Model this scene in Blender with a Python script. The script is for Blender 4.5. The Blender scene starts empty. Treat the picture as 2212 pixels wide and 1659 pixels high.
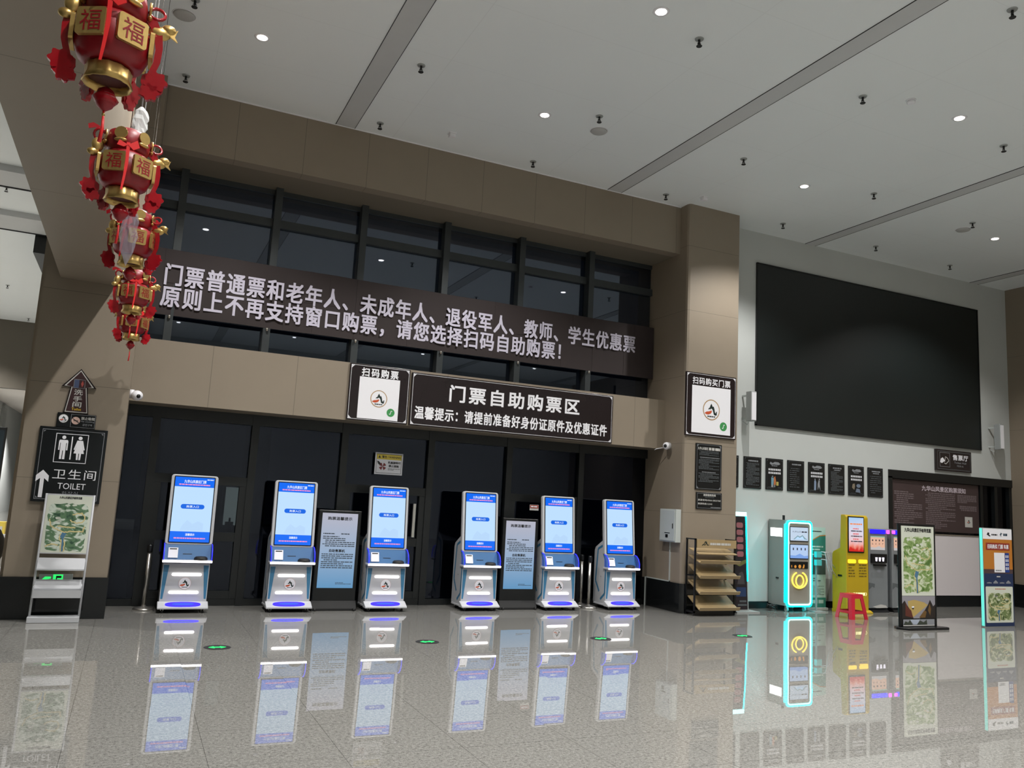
import bpy, bmesh, math, random
from mathutils import Matrix, Vector
S = bpy.context.scene
C = S.collection
R = math.radians
random.seed(7)

# ------------------------------------------------------------------ camera
YAW, PIT, ROL, FPX, CAM_H = R(24.508), R(8.267), R(3.078), 1756.84, 1.6
def cam_axes():
    cy, sy, cp, sp, cr, sr = math.cos(YAW), math.sin(YAW), math.cos(PIT), math.sin(PIT), math.cos(ROL), math.sin(ROL)
    f = Vector((sy*cp, cy*cp, sp)); r = Vector((cy, -sy, 0)); u = r.cross(f)
    return cr*r + sr*u, -sr*r + cr*u, f
_r, _u, _f = cam_axes()
cam = bpy.data.cameras.new('camera')
cam.sensor_width = 36; cam.sensor_fit = 'HORIZONTAL'; cam.lens = FPX/2212*36; cam.clip_end = 300; cam.clip_start = 0.05
co = bpy.data.objects.new('camera', cam); C.objects.link(co)
co.matrix_world = Matrix(((_r.x, _u.x, -_f.x, 0), (_r.y, _u.y, -_f.y, 0), (_r.z, _u.z, -_f.z, CAM_H), (0, 0, 0, 1)))
S.camera = co

# ------------------------------------------------------------------ world, exposure
w = bpy.data.worlds.new('night'); S.world = w; w.use_nodes = True
w.node_tree.nodes['Background'].inputs[0].default_value = (0.02, 0.03, 0.06, 1)
w.node_tree.nodes['Background'].inputs[1].default_value = 0.12
S.view_settings.view_transform = 'Standard'; S.view_settings.look = 'None'
S.view_settings.exposure = 0.0; S.view_settings.gamma = 1.0; S.view_settings.use_curve_mapping = False
S.cycles.use_denoising = True
S.cycles.max_bounces = 10; S.cycles.diffuse_bounces = 5; S.cycles.glossy_bounces = 5; S.cycles.transparent_max_bounces = 10
S.cycles.sample_clamp_indirect = 6; S.cycles.caustics_reflective = False; S.cycles.caustics_refractive = False
CEIL = 6.81
LAMP_W, LAMP_COL = 585, (1.0, 0.975, 0.945)

# ------------------------------------------------------------------ helpers
def lin(c):
    if isinstance(c, str):
        c = [int(c[i:i+2], 16)/255 for i in (0, 2, 4)]
        c = [x/12.92 if x <= .04045 else ((x+.055)/1.055)**2.4 for x in c]
    return tuple(c) + (1,)
MC = {}
def mat(name, col, rough=.5, metal=0, emit=None, es=1.0, noise=0.0, nscale=30, alpha=1, coat=0, trans=0):
    if name in MC: return MC[name]
    m = bpy.data.materials.new(name); m.use_nodes = True
    nt = m.node_tree; b = nt.nodes['Principled BSDF']
    b.inputs['Base Color'].default_value = lin(col); b.inputs['Roughness'].default_value = rough
    b.inputs['Metallic'].default_value = metal; b.inputs['Alpha'].default_value = alpha
    b.inputs['Coat Weight'].default_value = coat; b.inputs['Transmission Weight'].default_value = trans
    if emit is not None:
        b.inputs['Emission Color'].default_value = lin(emit); b.inputs['Emission Strength'].default_value = es
    if noise:
        tc = nt.nodes.new('ShaderNodeTexCoord'); n = nt.nodes.new('ShaderNodeTexNoise'); n.inputs['Scale'].default_value = nscale
        nt.links.new(tc.outputs['Object'], n.inputs['Vector'])
        mr = nt.nodes.new('ShaderNodeMapRange'); mr.inputs[3].default_value = 1-noise; mr.inputs[4].default_value = 1+noise
        nt.links.new(n.outputs['Fac'], mr.inputs[0])
        v = nt.nodes.new('ShaderNodeVectorMath'); v.operation = 'SCALE'; v.inputs[0].default_value = lin(col)[:3]
        nt.links.new(mr.outputs[0], v.inputs['Scale']); nt.links.new(v.outputs[0], b.inputs['Base Color'])
    MC[name] = m; return m
def node(nt, t, **kw):
    n = nt.nodes.new(t)
    for k, v in kw.items(): setattr(n, k, v)
    return n
def mth(nt, op, a, b=None):
    n = node(nt, 'ShaderNodeMath', operation=op)
    for i, v in enumerate((a, b)):
        if v is None: continue
        if isinstance(v, (int, float)): n.inputs[i].default_value = v
        else: nt.links.new(v, n.inputs[i])
    return n.outputs[0]
def line_mask(nt, coord, x0, p, wdt):
    f = mth(nt, 'FRACT', mth(nt, 'DIVIDE', mth(nt, 'SUBTRACT', coord, x0 - p/2 - 500*p), p))
    return mth(nt, 'LESS_THAN', mth(nt, 'ABSOLUTE', mth(nt, 'SUBTRACT', f, .5)), wdt/p/2)
def seam_mat(name, col, rough, lines, dark=.55, noise=.04, nscale=3):
    """plain panels with thin seams; lines = [(axis, x0, pitch, width)]"""
    if name in MC: return MC[name]
    m = mat(name, col, rough); nt = m.node_tree; b = nt.nodes['Principled BSDF']
    tc = node(nt, 'ShaderNodeTexCoord'); sp = node(nt, 'ShaderNodeSeparateXYZ'); nt.links.new(tc.outputs['Object'], sp.inputs[0])
    tot = None
    for ax, x0, p, wd in lines:
        k = line_mask(nt, sp.outputs[ax], x0, p, wd); tot = k if tot is None else mth(nt, 'MAXIMUM', tot, k)
    n = node(nt, 'ShaderNodeTexNoise'); n.inputs['Scale'].default_value = nscale; nt.links.new(tc.outputs['Object'], n.inputs['Vector'])
    v = mth(nt, 'ADD', mth(nt, 'MULTIPLY', n.outputs['Fac'], 2*noise), 1-noise)
    v = mth(nt, 'MULTIPLY', v, mth(nt, 'SUBTRACT', 1, mth(nt, 'MULTIPLY', tot, 1-dark)))
    s = node(nt, 'ShaderNodeVectorMath', operation='SCALE'); s.inputs[0].default_value = lin(col)[:3]
    nt.links.new(v, s.inputs['Scale']); nt.links.new(s.outputs[0], b.inputs['Base Color'])
    return m

def text_geo(s, bold=0.02, spacing=1.0):
    cu = bpy.data.curves.new('t', 'FONT'); cu.body = s; cu.size = 1; cu.resolution_u = 2; cu.offset = bold; cu.space_character = spacing
    o = bpy.data.objects.new('t', cu); C.objects.link(o)
    bpy.context.view_layer.update()
    dg = bpy.context.evaluated_depsgraph_get(); me = o.evaluated_get(dg).to_mesh()
    vs = [v.co.copy() for v in me.vertices]; fs = [tuple(p.vertices) for p in me.polygons]
    o.evaluated_get(dg).to_mesh_clear(); bpy.data.objects.remove(o); bpy.data.curves.remove(cu)
    return vs, fs

def rr(x0, x1, z0, z1, r, n=4):
    r = min(r, (x1-x0)/2, (z1-z0)/2); P = []
    for cx, cz, a0 in ((x1-r, z1-r, 0), (x0+r, z1-r, 90), (x0+r, z0+r, 180), (x1-r, z0+r, 270)):
        for i in range(n+1):
            a = R(a0 + 90*i/n); P.append((cx+r*math.cos(a), cz+r*math.sin(a)))
    return P
def circ(cx, cz, r, n=20, rz=None):
    rz = rz or r
    return [(cx+r*math.cos(2*math.pi*i/n), cz+rz*math.sin(2*math.pi*i/n)) for i in range(n)]

class B:
    """collects shapes into one mesh with several materials"""
    def __init__(s, m=None):
        s.bm = bmesh.new(); s.mats = []; s.i = 0; s.T = Matrix(); s.sm = False
        if m: s.m(m)
    def m(s, m):
        if m not in s.mats: s.mats.append(m)
        s.i = s.mats.index(m); return s
    def V(s, p): return s.bm.verts.new(s.T @ Vector(p))
    def F(s, vs):
        try:
            f = s.bm.faces.new(vs); f.material_index = s.i; f.smooth = s.sm; return f
        except ValueError: return None
    def box(s, x0, x1, y0, y1, z0, z1):
        v = [s.V(p) for p in ((x0,y0,z0),(x1,y0,z0),(x1,y1,z0),(x0,y1,z0),(x0,y0,z1),(x1,y0,z1),(x1,y1,z1),(x0,y1,z1))]
        for q in ((0,3,2,1),(4,5,6,7),(0,1,5,4),(1,2,6,5),(2,3,7,6),(3,0,4,7)): s.F([v[k] for k in q])
        return s
    def prism(s, pts, a, b, plane='xz'):
        def P(p, d): return {'xz': (p[0], d, p[1]), 'yz': (d, p[0], p[1]), 'xy': (p[0], p[1], d)}[plane]
        A = [s.V(P(p, a)) for p in pts]; Bv = [s.V(P(p, b)) for p in pts]; n = len(pts)
        s.F(A); s.F(Bv[::-1])
        for k in range(n): s.F([A[k], Bv[k], Bv[(k+1) % n], A[(k+1) % n]])
        return s
    def poly(s, pts, y=0.0):
        s.F([s.V((p[0], y, p[1])) for p in pts]); return s
    def rect(s, x0, x1, z0, z1, y=0.0): return s.poly([(x0,z0),(x1,z0),(x1,z1),(x0,z1)], y)
    def frame(s, x0, x1, z0, z1, t, y=0.0):
        s.rect(x0, x1, z0, z0+t, y); s.rect(x0, x1, z1-t, z1, y); s.rect(x0, x0+t, z0+t, z1-t, y); s.rect(x1-t, x1, z0+t, z1-t, y); return s
    def stroke(s, pts, wd, y=0.0):
        for (a, b) in zip(pts, pts[1:]):
            d = Vector((b[0]-a[0], b[1]-a[1]))
            if d.length < 1e-6: continue
            n = Vector((-d.y, d.x)).normalized()*wd/2
            s.poly([(a[0]+n.x, a[1]+n.y), (a[0]-n.x, a[1]-n.y), (b[0]-n.x, b[1]-n.y), (b[0]+n.x, b[1]+n.y)], y)
        return s
    def text(s, t, x0, x1, z0, z1, y=0.0, bold=.02, spacing=1.0):
        vs, fs = text_geo(t, 0, spacing)
        if not vs: return s
        ax, bx = min(v.x for v in vs), max(v.x for v in vs); az, bz = min(v.y for v in vs), max(v.y for v in vs)
        e = bold*(z1-z0)
        for q, (dx, dz) in enumerate(((0, 0), (e, e), (-e, e), (e, -e), (-e, -e)) if bold > .012 else ((0, 0),)):
            L = [s.V((x0+dx+(v.x-ax)/(bx-ax)*(x1-x0), y-q*.00008, z0+dz+(v.y-az)/(bz-az)*(z1-z0))) for v in vs]
            for f in fs: s.F([L[k] for k in f])
        return s
    def dashes(s, x0, x1, z0, z1, rows, y=0.0, seed=1, fill=.55, indent=True):
        """rows of tiny blocks: print too small to read"""
        rnd = random.Random(seed); h = (z1-z0)/rows
        for r in range(rows):
            zt = z1 - r*h; x = x0 + (rnd.choice((0, 0, .08))*(x1-x0) if indent else 0); end = x1 - (rnd.choice((0, 0, 0, .3, .5))*(x1-x0) if rows > 1 else 0)
            while x < end:
                l = rnd.uniform(.6, 2.4)*h; e = min(x+l, end); s.rect(x, e, zt-h*fill, zt, y); x = e + rnd.uniform(.12, .4)*h
        return s
    def tube(s, pts, r, n=8, closed=False, sx=1):
        pts = [Vector(p) for p in pts]; N = len(pts); rings = []
        rs = r if isinstance(r, (list, tuple)) else [r]*N
        prev = None
        for k in range(N):
            if closed: d = pts[(k+1) % N] - pts[k-1]
            else: d = pts[min(k+1, N-1)] - pts[max(k-1, 0)]
            d.normalize()
            up = prev if prev is not None else (Vector((0,0,1)) if abs(d.z) < .9 else Vector((1,0,0)))
            a = (up - d*up.dot(d)).normalized(); prev = a; b = d.cross(a)
            rings.append([s.V(pts[k] + (a*math.cos(2*math.pi*j/n) + b*math.sin(2*math.pi*j/n))*rs[k]) for j in range(n)])
        o = s.sm; s.sm = True
        for k in range(N if closed else N-1):
            A, Bq = rings[k], rings[(k+1) % N]
            for j in range(n): s.F([A[j], A[(j+1) % n], Bq[(j+1) % n], Bq[j]])
        s.sm = o
        if not closed: s.F(rings[0][::-1]); s.F(rings[-1])
        return s
    def lathe(s, prof, n=24, c=(0,0,0), wob=None):
        rings = []
        for r, z in prof:
            rings.append([s.V((c[0]+(r*(wob(j/n) if wob else 1))*math.cos(2*math.pi*j/n), c[1]+(r*(wob(j/n) if wob else 1))*math.sin(2*math.pi*j/n), c[2]+z)) for j in range(n)])
        o = s.sm; s.sm = True
        for A, Bq in zip(rings, rings[1:]):
            for j in range(n): s.F([A[j], A[(j+1) % n], Bq[(j+1) % n], Bq[j]])
        s.sm = o
        if prof[0][0] > 1e-4: s.F(rings[0][::-1])
        if prof[-1][0] > 1e-4: s.F(rings[-1])
        return s
    def ell(s, c, rx, ry, rz, n=10):
        s.lathe([(max(1e-5, math.sin(math.pi*k/8)), -math.cos(math.pi*k/8)) for k in range(9)], n) if False else None
        rings = []
        for k in range(1, 8):
            a = math.pi*k/8; rings.append([s.V((c[0]+rx*math.sin(a)*math.cos(2*math.pi*j/n), c[1]+ry*math.sin(a)*math.sin(2*math.pi*j/n), c[2]-rz*math.cos(a))) for j in range(n)])
        t0 = s.V((c[0], c[1], c[2]-rz)); t1 = s.V((c[0], c[1], c[2]+rz)); o = s.sm; s.sm = True
        for A, Bq in zip(rings, rings[1:]):
            for j in range(n): s.F([A[j], A[(j+1) % n], Bq[(j+1) % n], Bq[j]])
        for j in range(n):
            s.F([t0, rings[0][(j+1) % n], rings[0][j]]); s.F([t1, rings[-1][j], rings[-1][(j+1) % n]])
        s.sm = o; return s
    def obj(s, name, parent=None, loc=None, bevel=0, label=None):
        bmesh.ops.recalc_face_normals(s.bm, faces=s.bm.faces)
        me = bpy.data.meshes.new(name); s.bm.to_mesh(me); s.bm.free()
        for m in s.mats: me.materials.append(m)
        o = bpy.data.objects.new(name, me); C.objects.link(o)
        if parent: o.parent = parent
        if loc: o.location = loc
        if bevel:
            md = o.modifiers.new('bevel', 'BEVEL'); md.width = bevel; md.segments = 2; md.limit_method = 'ANGLE'
        if label: o['label'] = label
        return o
def thing(name, label, cat, loc=(0,0,0), group=None, rz=0):
    o = bpy.data.objects.new(name, None); C.objects.link(o); o.location = loc; o.rotation_euler = (0,0,rz); o.empty_display_size = .1
    return tag(o, label, cat, group)
def tag(o, label, cat, group=None):
    o['label'] = label; o['category'] = cat
    if group: o['group'] = group
    return o
def struct(b, name, bevel=0, parent=None):
    o = b.obj(name, parent, bevel=bevel)
    if not parent: o['kind'] = 'structure'
    return o
def dup(root, loc, label, group=None):
    r = root.copy(); C.objects.link(r); r.location = loc; r['label'] = label
    if group: r['group'] = group
    for ch in list(root.children):
        c = ch.copy(); C.objects.link(c); c.parent = r
        for g in list(ch.children):
            d = g.copy(); C.objects.link(d); d.parent = c
    return r

# ------------------------------------------------------------------ materials
BROWN = '8a7f70'
m_panel = seam_mat('fascia_panel', BROWN, .45, [('X', .786, .905, .008)], .6)
m_band = seam_mat('band_panel', BROWN, .45, [('X', .806, 1.116, .008)], .6)
m_col = seam_mat('column_panel', BROWN, .45, [('Z', .47, 1.12, .007)], .6)
m_bulk = seam_mat('bulkhead_panel', BROWN, .45, [('Y', 5.2, 2.4, .010)], .6)
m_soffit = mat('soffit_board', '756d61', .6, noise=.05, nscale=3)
m_black_tile = mat('black_stone', '17191a', .12, noise=.3, nscale=15)
m_white_wall = mat('white_plaster', 'bcc0be', .7, noise=.03, nscale=2)
m_alu = mat('dark_mullion', '3a3f41', .45, .3, noise=.1, nscale=8)
m_frame_black = mat('black_frame', '111415', .35, noise=.1, nscale=8)
m_sign = mat('sign_brown_black', '241d1e', .22, noise=.1, nscale=5)
m_sign2 = mat('sign_black', '15181a', .2, noise=.1, nscale=5)
m_white = mat('white_print', 'e9e9ee', .5)
m_silver_print = mat('silver_print', 'b9b8b4', .45)
m_grey_print = mat('grey_print', '7f8286', .5)
m_dim_print = mat('dim_print', '4c5154', .5)
m_ink = mat('black_ink', '17191c', .5)
m_gold = mat('gold_foil', 'c7a765', .3, .75, noise=.15, nscale=40)
m_red = mat('lantern_red', '8c0c18', .4, noise=.15, nscale=20)
m_redplastic = mat('red_plastic_film', 'a8121f', .18, alpha=.82, noise=.2, nscale=15)
m_ribbon = mat('red_ribbon', 'e02224', .4)
m_darkred = mat('dark_red', '4a0d10', .6)
m_kwhite = mat('kiosk_white', 'bbbdc1', .32, noise=.02, nscale=10)
m_kblue = mat('kiosk_blue', '3f6c9c', .35, noise=.05, nscale=10)
m_kstripe = mat('kiosk_stripe_blue', '3d789c', .35)
m_black = mat('black_plastic', '0d0f11', .3, noise=.1, nscale=20)
m_steel = mat('brushed_steel', 'c9c6c0', .22, .9, noise=.05, nscale=40)
m_rubber = mat('dark_rubber', '1c1c1c', .6, noise=.1, nscale=20)
m_grey_metal = mat('grey_metal', '9fa3a2', .4, .2, noise=.04, nscale=8)
m_grey_box = mat('grey_box', 'b4bab8', .45, noise=.03, nscale=8)
m_wood = mat('pale_wood', '9a8561', .4, noise=.12, nscale=6)
m_emitw = mat('white_led', 'ffffff', .4, emit='fff6f2', es=2.6)
m_emitblue = mat('blue_led', '080820', .7, emit=(.018, .006, 1.0), es=2.6)
m_edgeblue = mat('blue_lit_edge', '2020ff', .3, emit=(.03, .04, 1.0), es=1.0)
m_cyan = mat('cyan_neon', '20e0e0', .4, emit=(.0, .92, 1.0), es=10.0)
m_cyancore = mat('cyan_neon_core', 'd0ffff', .4, emit=(.35, .95, .95), es=3.0)
m_yellowneon = mat('yellow_neon', 'ffd820', .4, emit=(1.0, .76, .12), es=1.3)
m_green = mat('green_led', '20d060', .4, emit=(.03, .85, .16), es=1.0)
m_acryl = mat('blue_acrylic', '6a90ff', .05, alpha=.28)
m_clear = mat('clear_plastic', 'a8a4b0', .04, alpha=.3, coat=1)

def glass_mat(name, tint, refl, through):
    m = bpy.data.materials.new(name); m.use_nodes = True; nt = m.node_tree
    nt.nodes.remove(nt.nodes['Principled BSDF']); out = nt.nodes['Material Output']
    tr = node(nt, 'ShaderNodeBsdfTransparent'); tr.inputs[0].default_value = (through*.9, through*.96, through, 1)
    gl = node(nt, 'ShaderNodeBsdfGlossy'); gl.inputs['Color'].default_value = tint + (1,); gl.inputs['Roughness'].default_value = .015
    lw = node(nt, 'ShaderNodeLayerWeight'); lw.inputs[0].default_value = .5
    k = mth(nt, 'ADD', mth(nt, 'MULTIPLY', mth(nt, 'POWER', lw.outputs['Facing'], 5.0), .85), refl)
    mx = node(nt, 'ShaderNodeMixShader'); nt.links.new(k, mx.inputs[0]); nt.links.new(tr.outputs[0], mx.inputs[1]); nt.links.new(gl.outputs[0], mx.inputs[2])
    nt.links.new(mx.outputs[0], out.inputs[0]); return m
m_glass = glass_mat('window_glass', (.70, .80, 1.0), .125, .5)
m_glass_dark = glass_mat('door_glass', (.74, .80, 1.0), .04, .35)

# floor: polished speckled stone tiles
def floor_mat():
    m = mat('polished_stone_floor', '9c9a94', .008); nt = m.node_tree; b = nt.nodes['Principled BSDF']
    tc = node(nt, 'ShaderNodeTexCoord'); sp = node(nt, 'ShaderNodeSeparateXYZ'); nt.links.new(tc.outputs['Object'], sp.inputs[0])
    PX, PY = .7855, .745
    a = line_mask(nt, sp.outputs['X'], .58, PX, .004); c = line_mask(nt, sp.outputs['Y'], 4.43, PY, .004); ln = mth(nt, 'MAXIMUM', a, c)
    n1 = node(nt, 'ShaderNodeTexNoise'); n1.inputs['Scale'].default_value = 42; n1.inputs['Detail'].default_value = 6; n1.inputs['Roughness'].default_value = .75
    n2 = node(nt, 'ShaderNodeTexNoise'); n2.inputs['Scale'].default_value = 130; n2.inputs['Detail'].default_value = 3
    for n in (n1, n2): nt.links.new(tc.outputs['Object'], n.inputs['Vector'])
    f = mth(nt, 'ADD', mth(nt, 'MULTIPLY', n1.outputs['Fac'], .65), mth(nt, 'MULTIPLY', n2.outputs['Fac'], .35))
    cr = node(nt, 'ShaderNodeValToRGB'); nt.links.new(f, cr.inputs[0])
    e = cr.color_ramp.elements; e[0].position = .36; e[0].color = lin('545350'); e[1].position = .64; e[1].color = lin('989793')
    q = e.new(.5); q.color = lin('7a7975')
    mx = node(nt, 'ShaderNodeMix', data_type='RGBA'); nt.links.new(mth(nt, 'MULTIPLY', ln, .6), mx.inputs[0])
    nt.links.new(cr.outputs[0], mx.inputs[6]); mx.inputs[7].default_value = lin('2c2b28'); nt.links.new(mx.outputs[2], b.inputs['Base Color'])
    # every tile lies a hair out of true, so reflections break at the joints
    cb = node(nt, 'ShaderNodeCombineXYZ')
    nt.links.new(mth(nt, 'FLOOR', mth(nt, 'DIVIDE', mth(nt, 'SUBTRACT', sp.outputs['X'], .58), PX)), cb.inputs[0])
    nt.links.new(mth(nt, 'FLOOR', mth(nt, 'DIVIDE', mth(nt, 'SUBTRACT', sp.outputs['Y'], 4.43), PY)), cb.inputs[1])
    wn = node(nt, 'ShaderNodeTexWhiteNoise', noise_dimensions='3D'); nt.links.new(cb.outputs[0], wn.inputs['Vector'])
    v1 = node(nt, 'ShaderNodeVectorMath', operation='SUBTRACT'); nt.links.new(wn.outputs['Color'], v1.inputs[0]); v1.inputs[1].default_value = (.5, .5, .5)
    v2 = node(nt, 'ShaderNodeVectorMath', operation='SCALE'); nt.links.new(v1.outputs[0], v2.inputs[0]); v2.inputs['Scale'].default_value = .002
    ge = node(nt, 'ShaderNodeNewGeometry'); v3 = node(nt, 'ShaderNodeVectorMath', operation='ADD'); nt.links.new(v2.outputs[0], v3.inputs[0]); nt.links.new(ge.outputs['Normal'], v3.inputs[1])
    v4 = node(nt, 'ShaderNodeVectorMath', operation='NORMALIZE'); nt.links.new(v3.outputs[0], v4.inputs[0]); nt.links.new(v4.outputs[0], b.inputs['Normal'])
    b.inputs['IOR'].default_value = 1.72
    return m
m_floor = floor_mat()
m_ceil = seam_mat('ceiling_board', 'e9eef0', .6, [('X', .38, 2.55, .006), ('Y', 8.68, 1.27, .005)], .90, noise=.02, nscale=1)
m_slot = mat('slot_grey', 'c3c5c6', .5, noise=.03, nscale=4)

# ------------------------------------------------------------------ room shell
XR, XL, YB, YN = 17.05, -11.0, -7.0, 32.0      # right wall, left wall, wall behind the camera, far end of the left hall
struct(B(m_floor).box(XL, XR+3, YB, 36.5, -.15, 0), 'floor')
struct(B(m_ceil).box(XL, XR, YB, 12.3, CEIL, CEIL+.15).box(XL, -1.3, 12.3, YN, CEIL, CEIL+.15), 'ceiling')
struct(B(m_white_wall).box(XL-.2, XR+.2, YB-.2, YB, 0, CEIL), 'wall_back')
struct(B(m_white_wall).box(XL-.2, XL, YB, YN, 0, CEIL), 'wall_left')
m_right = seam_mat('right_wall_panel', '85796a', .45, [('Z', .5, 1.6, .008)], .7)
struct(B(m_right).box(XR, XR+.2, YB, 11.65, .47, CEIL), 'wall_right')
struct(B(m_black_tile).box(XR-.02, XR+.18, YB, 11.4, 0, .47), 'baseboard_right')
# white wall with the big screen; opening for the ticket hall doors
struct(B(m_white_wall).box(9.1, 13.36, 11.4, 11.6, 0, CEIL).box(13.36, XR, 11.4, 11.6, 2.63, CEIL), 'wall_white')
struct(B(m_frame_black).box(9.2, 13.36, 11.385, 11.4, 0, .12), 'baseboard_white')
# facade: fascia, soffit, band over the doors
struct(B(m_panel).box(-.14, 8.12, 11.13, 11.33, 5.97, CEIL), 'wall_fascia')
struct(B(m_soffit).box(-.14, 8.12, 11.33, 12.4, 5.97, 6.1), 'trim_soffit')
struct(B(m_band).box(-.14, 8.12, 11.45, 12.15, 2.63, 3.46), 'wall_band')
# the two columns that close the facade, with black stone feet
struct(B(m_col).box(-1.2, -.14, 10.9, 12.4, .47, CEIL), 'column_left')
struct(B(m_black_tile).box(-1.24, -.12, 10.87, 12.4, 0, .47), 'baseboard_left')
struct(B(m_col).prism([(8.12, 12.4), (8.12, 10.95), (8.135, 10.915), (8.17, 10.9), (9.2, 10.9), (9.2, 11.4), (9.1, 11.42), (9.1, 12.4)], .46, CEIL, 'xy'), 'column_right')
struct(B(m_black_tile).prism([(8.1, 12.4), (8.1, 10.92), (8.12, 10.885), (8.16, 10.87), (9.21, 10.87), (9.21, 11.41), (9.1, 11.42), (9.1, 12.4)], 0, .46, 'xy'), 'baseboard_column')
# bulkhead beam that runs from the left column over the camera
struct(B(m_bulk).box(-1.03, -.43, -6.9, 10.9, 3.97, CEIL), 'beam_bulkhead')
# left hall beyond the column
struct(B(m_panel).box(-1.4, -1.21, 12.4, YN, 0, CEIL), 'wall_hall_right')
struct(B(mat('hall_fascia', '544e44', .6, noise=.05, nscale=3)).box(XL, -1.3, 31.8, 32.1, 4.5, CEIL), 'wall_hall_fascia')
m_ceil2 = seam_mat('low_ceiling_board', 'd9d2cb', .6, [('Y', 32.5, .8, .02)], .85)
struct(B(m_ceil2).box(XL, -1.3, 32.1, 45, 4.5, 4.6), 'ceiling_low')
struct(B(m_white_wall).box(XL, -1.3, 45, 45.2, -.3, 4.6), 'wall_hall_far')
struct(B(m_white_wall).box(-5.2, -5.05, 33.0, 45, 0, 4.5), 'wall_hall_side')
struct(B(m_floor).box(XL, -1.3, 36.5, 45.2, -.15, 0), 'floor_far')
# ceiling slots
slots = [(2.09, 2.36, YB, 11.13), (6.62, 6.88, YB, 11.13), (11.22, 11.46, YB, 11.4), (15.9, 16.15, YB, 11.4)]
for k, (a, b, c, d) in enumerate(slots):
    struct(B(m_slot).box(a, b, c, d, CEIL-.006, CEIL-.001).m(m_ink).box(a-.006, a, c, d, CEIL-.009, CEIL-.001).box(b, b+.006, c, d, CEIL-.009, CEIL-.001), 'trim_%d' % (k+1))
for k, (c, d) in enumerate([(15.62, 16.46), (18.38, 19.42)]):
    struct(B(m_slot).box(XL, -1.45, c, d, CEIL-.12, CEIL-.001).m(m_ink).box(XL, -1.45, d, d+.03, CEIL-.14, CEIL-.001), 'trim_%d' % (k+5))
struct(B(m_frame_black).box(-2.42, -1.45, 19.5, 23.4, 6.3, CEIL-.001), 'trim_7')
struct(B(m_white).box(-.13, 8.11, 11.115, 11.13, CEIL-.015, CEIL-.001), 'trim_8')

# ------------------------------------------------------------------ glazing of the facade
YG = 12.0
mx_ = [.22, 1.51, 2.79, 4.14, 5.47, 6.80]
up = B(m_alu)
for x in mx_: up.box(x-.05, x+.05, YG-.16, YG+.04, 3.46, 5.97)
up.box(-.14, 8.12, YG-.03, YG+.04, 5.90, 5.97).box(-.14, 8.12, YG-.06, YG+.04, 5.40, 5.52).box(-.14, 8.12, YG-.06, YG+.04, 3.90, 3.99).box(-.14, 8.12, YG-.05, YG+.04, 3.46, 3.52)
wo = struct(up, 'window_1')
for (a, b_) in zip([-.14]+mx_, mx_+[8.12]):
    B(m_glass).box(a, b_, YG, YG+.012, 3.46, 5.97).obj('window_pane', wo)
lo = B(m_frame_black)
for x in mx_: lo.box(x-.05, x+.05, YG-.072, YG+.035, .002, 2.625)
lo.box(-.14, 8.12, YG-.06, YG+.04, 2.48, 2.63).box(-.14, 8.12, YG-.05, YG+.04, 0, .09)
dr = struct(lo, 'window_2')
m_sol = mat('door_panel_dark', '2a2d33', .35, noise=.1, nscale=5)
fr = B(m_frame_black)
for (a, b_) in ((.27, 1.46), (2.84, 4.09), (5.52, 6.75)):
    fr.box(a, b_, YG-.056, YG+.03, 1.62, 1.74).box(a+.002, b_-.002, YG-.044, YG+.028, .86, .98).box(a, a+.09, YG-.052, YG+.031, .095, 1.618).box(b_-.09, b_, YG-.052, YG+.031, .095, 1.618).box(a+.002, b_-.002, YG-.046, YG+.028, .092, .2)
fr.m(m_steel).box(.5, .53, YG-.08, YG-.05, .25, .29).box(3.9, 3.94, YG-.1, YG-.06, 1.0, 1.5)
fr.obj('door_leaf', dr)
for (a, b_) in zip([-.14]+mx_, mx_+[8.12]):
    B(m_glass_dark).box(a, b_, YG, YG+.012, 0, 2.63).obj('door_pane', dr)
# outside: dark forecourt, and one lit booth window seen through the doors
struct(B(mat('dark_paving', '26282a', .8, noise=.2, nscale=3)).box(-1.15, 9.05, 12.45, 40, -.2, -.02), 'ground_outside')
bw = thing('booth_window', 'small lit window of a dark booth seen through the doors behind leftmost ticket kiosk', 'window', (1.3, 13.2, 0))
B(mat('booth_dark', '2b2e35', .5, noise=.1, nscale=3)).box(-1.2, .62, .05, .3, -.02, 2.9).obj('booth_wall', bw)
B(m_black).box(-.02, .42, .0, .06, .95, 1.66).obj('window_frame', bw)
B(mat('grey_blind', '5c5f6c', .6, noise=.08, nscale=3)).box(-.98, .1, -1.1, -1.08, 1.76, 2.46).box(-.8, -.35, -1.1, -1.08, 1.0, 1.6).obj('blind', bw)
B(mat('lit_window', 'ffffff', .4, emit='b9c4bd', es=1.0)).box(.02, .24, -.01, .01, 1.03, 1.60).box(.28, .38, -.01, .01, 1.03, 1.60).m(m_black).box(.05, .17, -.02, -.012, 1.03, 1.08).box(.1, .13, -.02, -.012, 1.08, 1.14).obj('lit_pane', bw)

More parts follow.
